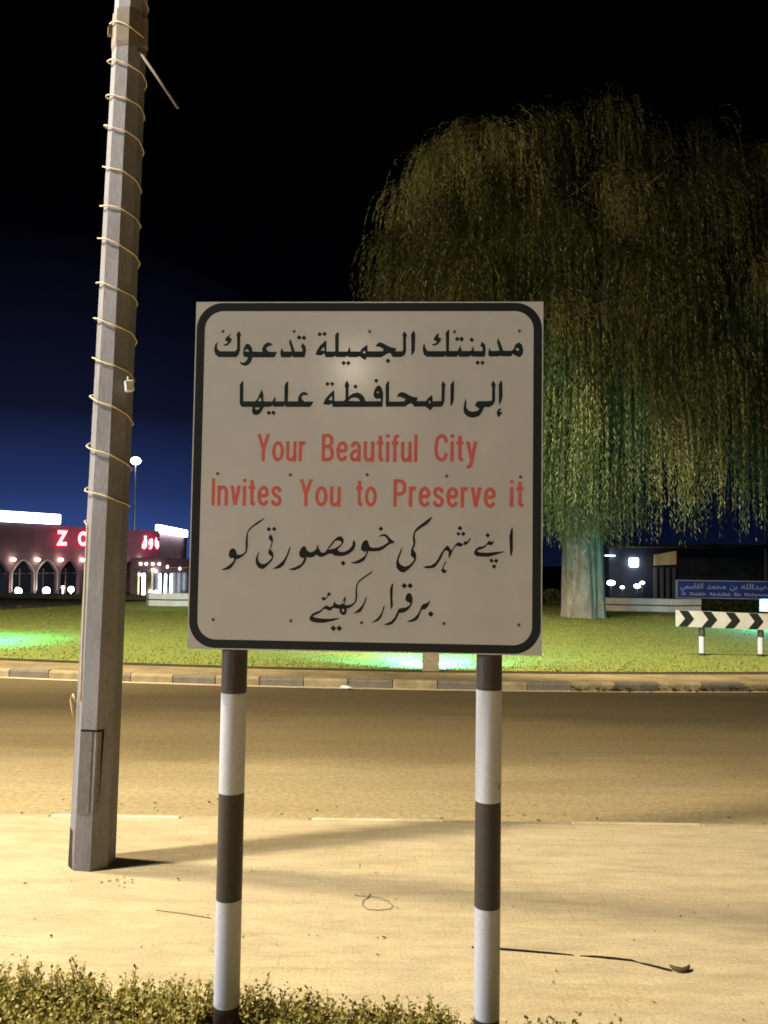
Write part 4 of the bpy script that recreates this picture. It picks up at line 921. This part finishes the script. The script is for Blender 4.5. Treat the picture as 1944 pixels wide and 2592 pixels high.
def leafy(name, label, cat, box, n, cols, seed, size=(0.05, 0.11)):
    g_ = np.random.default_rng(seed); V = []; F = []; T = []
    (xa, ya, za), (xb, yb, zb) = box
    for k in range(n):
        x, y = g_.uniform(xa, xb), g_.uniform(ya, yb); top = zb * (0.8 + 0.2 * math.sin(x * 2.3) * math.sin(x * 5.1 + 1)); z = za + (top - za) * g_.random() ** 0.6
        a, el = g_.uniform(0, 6.283), g_.uniform(-0.6, 1.2); s = g_.uniform(*size)
        d = np.array([math.cos(a) * math.cos(el), math.sin(a) * math.cos(el), math.sin(el)]) * s; q = np.array([-math.sin(a), math.cos(a), 0]) * s * 0.4; c0 = np.array([x, y, z])
        b = len(V); V += [tuple(c0 - q), tuple(c0 + q), tuple(c0 + q * .3 + d), tuple(c0 - q * .3 + d)]; F.append((b, b + 1, b + 2, b + 3)); T += [min(1, max(0, g_.normal(.45, .2)))] * 4
    return tag(leafmesh(name, V, F, T, M['tree_leaf']), label, cat)
leafy('hedge', 'low dark clipped hedge running right from the end of the white wall', 'hedge', ((10.75, 28.9, -0.1), (19, 29.9, 0.36)), 7000, None, 5)
leafy('shrub', 'dark shrub between the big sign and the tree trunk', 'shrub', ((3.2, 31.2, -0.1), (6.6, 32.4, 0.55)), 4000, None, 6)

# ------------------------------------------------------------------ arcaded building with red letters, left
M['plaster'] = mat('dull_pink_plaster', (0.34, 0.18, 0.20), (0.25, 0.13, 0.155), 0.8, 0.9, grain=0.1, gscale=12)
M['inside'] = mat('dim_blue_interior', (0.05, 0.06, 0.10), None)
M['stone'] = mat('sandstone', (0.45, 0.36, 0.22), (0.33, 0.26, 0.16), 2, 0.9, grain=0.15, gscale=20)
M['trim'] = mat('cream_arch_trim', (0.62, 0.56, 0.44), None, rough=0.8)
M['tube_white'] = emat('white_light_box', (0.78, 0.93, 1.0), 9)
M['red_glow'] = emat('red_letter_rim', (1.0, 0.015, 0.06), 1.6)
M['red_core'] = emat('red_letter_face', (1.0, 0.42, 0.52), 3.2)
M['spot'] = emat('warm_white_lamp', (0.95, 1.0, 0.72), 14)
M['globe'] = emat('white_globe_lamp', (0.93, 0.97, 1.0), 12)
bd = thing('arcade_building', 'low pink arcaded building with red glowing letters and white light boxes on its roof', 'building', (-25.35, 58.0, -1.6), R(63))
BAY = 2.05
w = MB()
# front wall with pointed arches cut out: piers, spandrels and parapet
def archz(u, spring=1.86, peak=2.72, half=0.92):
    t = abs(u) / half; return spring + (peak - spring) * (1 - t ** 1.75)
XA, XB, HT = -9.0, 14.6, 5.2
k0, k1 = -4, 7
w.box(((XA + XB) / 2, 0.15, (2.85 + HT) / 2), (XB - XA, 0.3, HT - 2.85))
xprev = XA
for k in range(k0, k1):
    xc = (k + 0.5) * BAY
    w.box(((xprev + xc - 0.92) / 2, 0.15, 1.425), (xc - 0.92 - xprev, 0.3, 2.85)); xprev = xc + 0.92
    for s in (-1, 1):
        n = 10; us = [s * 0.92 * i / n for i in range(n + 1)]
        V = [(xc + u, 0.0, archz(u)) for u in us] + [(xc + u, 0.0, 2.85) for u in us] + [(xc + u, 0.3, archz(u)) for u in us] + [(xc + u, 0.3, 2.85) for u in us]
        F = []
        for i in range(n): F += [(i, i + 1, n + 2 + i, n + 1 + i), (2 * n + 2 + i, 3 * n + 3 + i, 3 * n + 4 + i, 2 * n + 3 + i), (i, 2 * n + 2 + i, 2 * n + 3 + i, i + 1)]
        w.add(V, F)
w.box(((xprev + XB) / 2, 0.15, 1.425), (XB - xprev, 0.3, 2.85))
w.box((XB - 0.15, 8.2, HT / 2), (0.3, 15.8, HT)); w.box((XA + 0.15, 8.2, HT / 2), (0.3, 15.8, HT)); w.box(((XA + XB) / 2, 16, HT / 2), (XB - XA - 0.6, 0.3, HT))
w.box(((XA + XB) / 2, 8.1, HT - 0.35), (XB - XA - 0.62, 15.4, 0.2))
w.build('walls', M['plaster'], bd)
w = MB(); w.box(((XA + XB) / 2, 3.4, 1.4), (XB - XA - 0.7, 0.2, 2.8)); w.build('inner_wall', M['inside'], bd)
for k in range(-1, 6):
    xc = (k + 0.5) * BAY; P = []
    for u in np.linspace(-0.92, 0.92, 25): P.append((xc + u, -0.02, archz(u)))
    P = [(xc - 0.92, -0.02, 0.55), (xc - 0.92, -0.02, 1.2)] + P + [(xc + 0.92, -0.02, 1.2), (xc + 0.92, -0.02, 0.55)]
    a = MB(); a.tube(P, 0.05, 6); a.build('arch_trim', M['trim'] if k in (0, 1) else M['plaster'], bd)
    a = MB(); a.box((xc - 0.3, 0.9, 1.05), (0.09, 0.09, 2.1)); a.box((xc + 0.45, 0.9, 1.05), (0.07, 0.07, 2.1)); a.box((xc, 0.9, 1.75), (1.8, 0.06, 0.06)); a.build('inner_post', M['stone'], bd)
for k in range(-1, 7):
    a = MB(); a.rings([(0.05, 0.0), (0.14, 0.07), (0.17, 0.13), (0.13, 0.2), (0.0, 0.22)], 10, (k * BAY, -0.2, 2.62), caps=True); a.build('wall_lamp', M['spot'], bd)
for (x, y, z, r) in ((0.0, -0.8, 0.60, 0.24), (2.35, -0.8, 0.58, 0.26), (4.75, -0.6, 0.60, 0.22), (1.55, 1.2, 0.68, 0.10), (5.45, 1.0, 0.68, 0.11)):
    a = MB(); a.ball((x, y, z), r, 1.0); a.rings([(0.03, -0.35), (0.03, 0.0)], 6, (x, y, z - 0.1 if z > 0.65 else z), caps=False); a.build('globe_lamp', M['globe'], bd)
lamp('arcade_light', (-25.35 + 0.9, 58.0 - 0.75, -0.9), 30, (1, 0.97, 0.85), 0.1)
lamp('arcade_light', (-25.35 + 0.454 * 2.15 + 0.75, 58.0 + 0.891 * 2.15 - 0.4, -0.95), 30, (1, 0.97, 0.85), 0.1)
lamp('arcade_light', (-25.35 + 0.454 * 10 + 5.3, 58.0 + 0.891 * 10 - 2.7, 2.6), 420, (0.88, 0.70, 0.95), 0.3)  # unseen lamp added to wash the facade in pale purple
lamp('shop_light', (18.4, 61.3, 0.6), 18, (0.7, 0.85, 1.0), 0.2)  # point lamp added near the lit sign to lift the dark wall
for q_ in (4.2, 6.2, 13.4): lamp('letter_glow', (-25.35 + 0.454 * q_ + 0.62, 58.0 + 0.891 * q_ - 0.32, 2.7), 32, (1.0, 0.06, 0.12), 0.3)
def letter(body, x0, x1, zb, zt, bold):
    a = MB(); fit_text(a, body, x0 - 0.07, x1 + 0.07, zb - 0.08, zt + 0.08, -0.06, bold + 0.03, cap=body if len(body) == 1 else '\u0627'); o = a.build('letter', M['red_glow'], bd)
    b = MB(); fit_text(b, body, x0, x1, zb, zt, -0.10, bold, cap=body if len(body) == 1 else '\u0627'); b.build('letter_face', M['red_core'], o)
    return o
letter('Z', 3.72, 4.72, 3.78, 4.86, 0.045); letter('O', 5.72, 6.72, 3.78, 4.86, 0.045); letter('O', 7.75, 8.75, 3.78, 4.86, 0.045)
def blob(P, name='letter'):
    def mk(off, y, m, par):
        a = MB(); q = []
        cx = sum(p[0] for p in P) / len(P); cz_ = sum(p[1] for p in P) / len(P)
        for x, z in P:
            d = Vector((x - cx, z - cz_)); d = d * (1 + off / max(0.15, d.length)); q.append((cx + d.x, cz_ + d.y))
        tri = tessellate_polygon([[Vector((u, v_, 0)) for u, v_ in q]]); a.add([(u, y, v_) for u, v_ in q], [tuple(t) for t in tri]); return a.build(name if par is bd else name + '_face', m, par)
    o = mk(0.055, -0.06, M['red_glow'], bd); mk(0.0, -0.10, M['red_core'], o)
def gl(P, s=1 / 9.217):      # outline of a glowing Arabic letter, drawn on the wall in wall metres
    return [(12.42 + (x - 375) * 0.00505, 4.72 - (y - 315) * 0.00300 + (x - 375) * 0.00022) for x, y in P]
blob(gl([(420, 318), (480, 318), (488, 360), (470, 392), (494, 440), (490, 620), (440, 680), (385, 650), (378, 560), (410, 470), (432, 392), (418, 350)]))
blob(gl([(580, 400), (625, 410), (632, 540), (618, 640), (580, 692), (530, 660), (545, 640), (575, 620), (560, 580), (525, 560), (528, 470), (550, 420)]))
blob(gl([(690, 372), (722, 380), (728, 410), (715, 432), (770, 490), (778, 620), (745, 698), (712, 660), (676, 580), (676, 430), (695, 415)]))
a = MB(); a.box((-1.35, 0.1, 5.66), (10.8, 0.36, 0.72), 0, 0, 0.05); o = a.build('roof_light_box', M['tube_white'], bd); o['label'] = 'long white light box on the front edge of the roof'
# right wing, running straight back from the corner
wing = thing('annex_building', 'dim pink side wing with a sloping white light box, left of the big sign', 'building', (-18.95, 71.0, -1.6), R(94.5))
a = MB(); a.box((9.0, 3.0, 2.5), (17.6, 5.6, 5.0)); a.build('walls', M['plaster'], wing)
a = MB(); a.box((7.7, -0.05, 5.37), (15.6, 0.34, 0.70), 0, 0, 0.05); a.build('roof_light_box', M['tube_white'], wing)
for k in range(4):
    a = MB(); a.rings([(0.05, 0), (0.13, 0.08), (0.12, 0.2), (0.0, 0.22)], 8, (1.0 + 4.0 * k, -0.2, 2.35)); a.build('wall_lamp', M['spot'], wing)

# entrance in front of the wing
en = thing('entrance_pavilion', 'low entrance with sandstone pillars and upright white light tubes', 'building', (-18.95, 64.0, -1.6))
M['glass'] = mat('dim_blue_glass', (0.04, 0.07, 0.11), None, rough=0.15, spec=0.6)
for x0, x1 in ((0.05, 0.60), (1.22, 1.62)):
    a = MB(); a.box(((x0 + x1) / 2, 0, 0.95), (x1 - x0, 0.5, 1.95), 0, 0, 0.02); a.build('pillar', M['stone'], en)
a = MB(); a.box((2.3, 1.2, 2.1), (4.8, 2.6, 0.30)); a.build('canopy', M['plaster'], en)
a = MB(); a.box((2.5, 2.0, 0.97), (4.4, 0.06, 1.94)); a.build('glass_wall', M['glass'], en)
for x, r, z0_, z1_ in ((1.0, 0.125, 0.05, 1.80), (2.22, 0.085, 0.05, 1.80), (2.64, 0.085, 0.12, 1.80), (3.06, 0.08, 0.35, 1.80)):
    a = MB(); a.rings([(r * 0.5, z0_), (r, z0_ + 0.06), (r, z1_ - 0.06), (r * 0.5, z1_)], 10, (x, -0.1, 0)); a.build('light_tube', M['globe'], en)
a = MB(); a.box((0.75, -0.1, 1.70), (0.32, 0.1, 0.15), 0, 0, 0.03); a.build('light_panel', M['globe'], en)
a = MB(); a.ball((0, 0, 0), 0.25, 0.35); a.build('ceiling_light', M['globe'], en, (1.80, -0.15, 2.02), (0, R(28), 0))
for x in (1.62, 1.98):
    a = MB(); a.ball((x, -0.3, 0.42), 0.14); a.rings([(0.03, 0.0), (0.03, 0.3)], 6, (x, -0.3, 0)); a.build('globe_lamp', M['globe'], en)
for x in (0.75, 1.18, 1.66, 2.15):
    a = MB(); a.rings([(0.04, 0), (0.09, 0.06), (0.08, 0.16), (0.0, 0.18)], 8, (x, -0.15, 2.42)); a.build('spot_lamp', M['spot'], en)
for x, z in ((2.76, 2.22), (3.7, 2.1)):
    a = MB(); a.rings([(0.03, 0), (0.06, 0.05), (0.05, 0.16), (0.0, 0.2)], 8, (x, -0.15, z)); a.build('spot_lamp', M['spot'], en)
a = MB(); a.box((2.3, -0.05, 2.62), (4.6, 0.16, 0.7)); a.build('fascia', M['plaster'], en)

# ledge of the far pavement
a = MB(); a.box((-20, 33.15, -0.06), (60, 0.3, 0.22)); kind(a.build('far_kerb', M['strip']), 'structure')
a = MB(); a.add([(-50, 33.3, 0.03), (10, 33.3, 0.03), (10, 33.9, 0.03), (-50, 33.9, 0.03)], [(0, 1, 2, 3)]); kind(a.build('far_pavement', M['strip']), 'structure')

# ------------------------------------------------------------------ far street lamps
def street_lamp(label, loc, h, head, col, strength):
    t = thing('street_lamp', label, 'lamp', loc, group=None)
    a = MB(); a.rings([(0.13, 0), (0.10, h * 0.5), (0.07, h)], 8, caps=True); a.build('pole', M['galv'], t)
    a = MB(); a.ball((0, 0, h + head * 0.6), head, 0.75, 16); a.build('lamp_head', emat('lamp_glow', col, strength), t)
    return t
street_lamp('tall lit street lamp behind the concrete pole, above the dark roof', (-23.55, 80.0, -1.6), 11.75, 0.48, (1.0, 0.97, 0.78), 14)
street_lamp('amber street lamp half hidden by the weeping tree at the right edge', (27.0, 60.0, -1.6), 12.9, 0.17, (1.0, 0.40, 0.05), 5)

# ------------------------------------------------------------------ dark shop row far right
M['dark_wall'] = mat('dark_shop_wall', (0.055, 0.065, 0.09), (0.03, 0.035, 0.055), 0.6, 0.9)
M['grey_pillar'] = mat('grey_pillar', (0.13, 0.14, 0.15), None)
M['board_lit'] = mat('lit_yellow_board', (0.6, 0.46, 0.24), (0.2, 0.15, 0.08), 1.6, 0.7, emit=(1.0, 0.74, 0.35), strength=0.10)
M['shop_light'] = emat('white_lit_sign', (0.85, 0.95, 1.0), 8)
sp_ = thing('shop_building', 'dark low shop row with a small white lit sign and a pale yellow billboard', 'building', (16.6, 62.0, -1.6))
a = MB(); a.box((14, 4.5, 2.1), (28, 8, 4.2)); a.box((14, 0.2, 4.35), (28.6, 9, 0.25)); a.build('walls', M['dark_wall'], sp_)
a = MB(); a.box((1.75, 0.3, 3.15), (0.62, 0.25, 0.66), 0, 0, 0.05); a.build('lit_sign', M['shop_light'], sp_)
a = MB(); a.box((0.0, 0.3, 3.62), (0.7, 0.2, 0.06)); a.build('light_strip', M['shop_light'], sp_)
a = MB(); a.prism([(3.15, 2.95), (4.72, 3.05), (4.74, 4.02), (3.18, 3.72)], -0.1, 0.15); a.build('billboard', M['board_lit'], sp_)
for x in (3.3, 3.75, 4.2, 4.65):
    a = MB(); a.box((x, 0.25, 1.4), (0.2, 0.3, 2.8)); a.build('pillar', M['grey_pillar'], sp_)
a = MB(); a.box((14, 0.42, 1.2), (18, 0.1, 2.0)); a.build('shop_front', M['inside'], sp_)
def garden_lamp(label, loc, r, h):
    t = thing('globe_lamp', label, 'lamp', loc, group='white lamps beyond the tree')
    a = MB(); a.rings([(0.04, 0), (0.03, h)], 6); a.build('pole', M['fix'], t)
    a = MB(); a.ball((0, 0, h), r, 0.62, 12); a.build('globe', M['globe'], t)
for lab, x, z, r in (('large white lamp just right of the tree trunk', 16.2, 0.08, 0.30), ('small dim white lamp between the two lamp clusters beyond the tree', 17.0, -0.22, 0.16), ('lower white lamp of the pair under the white lit sign', 18.05, -0.12, 0.24), ('upper white lamp of the pair under the white lit sign', 18.42, 0.12, 0.17)):
    garden_lamp(lab, (x, 60.5, -1.6), r, z + 1.6)
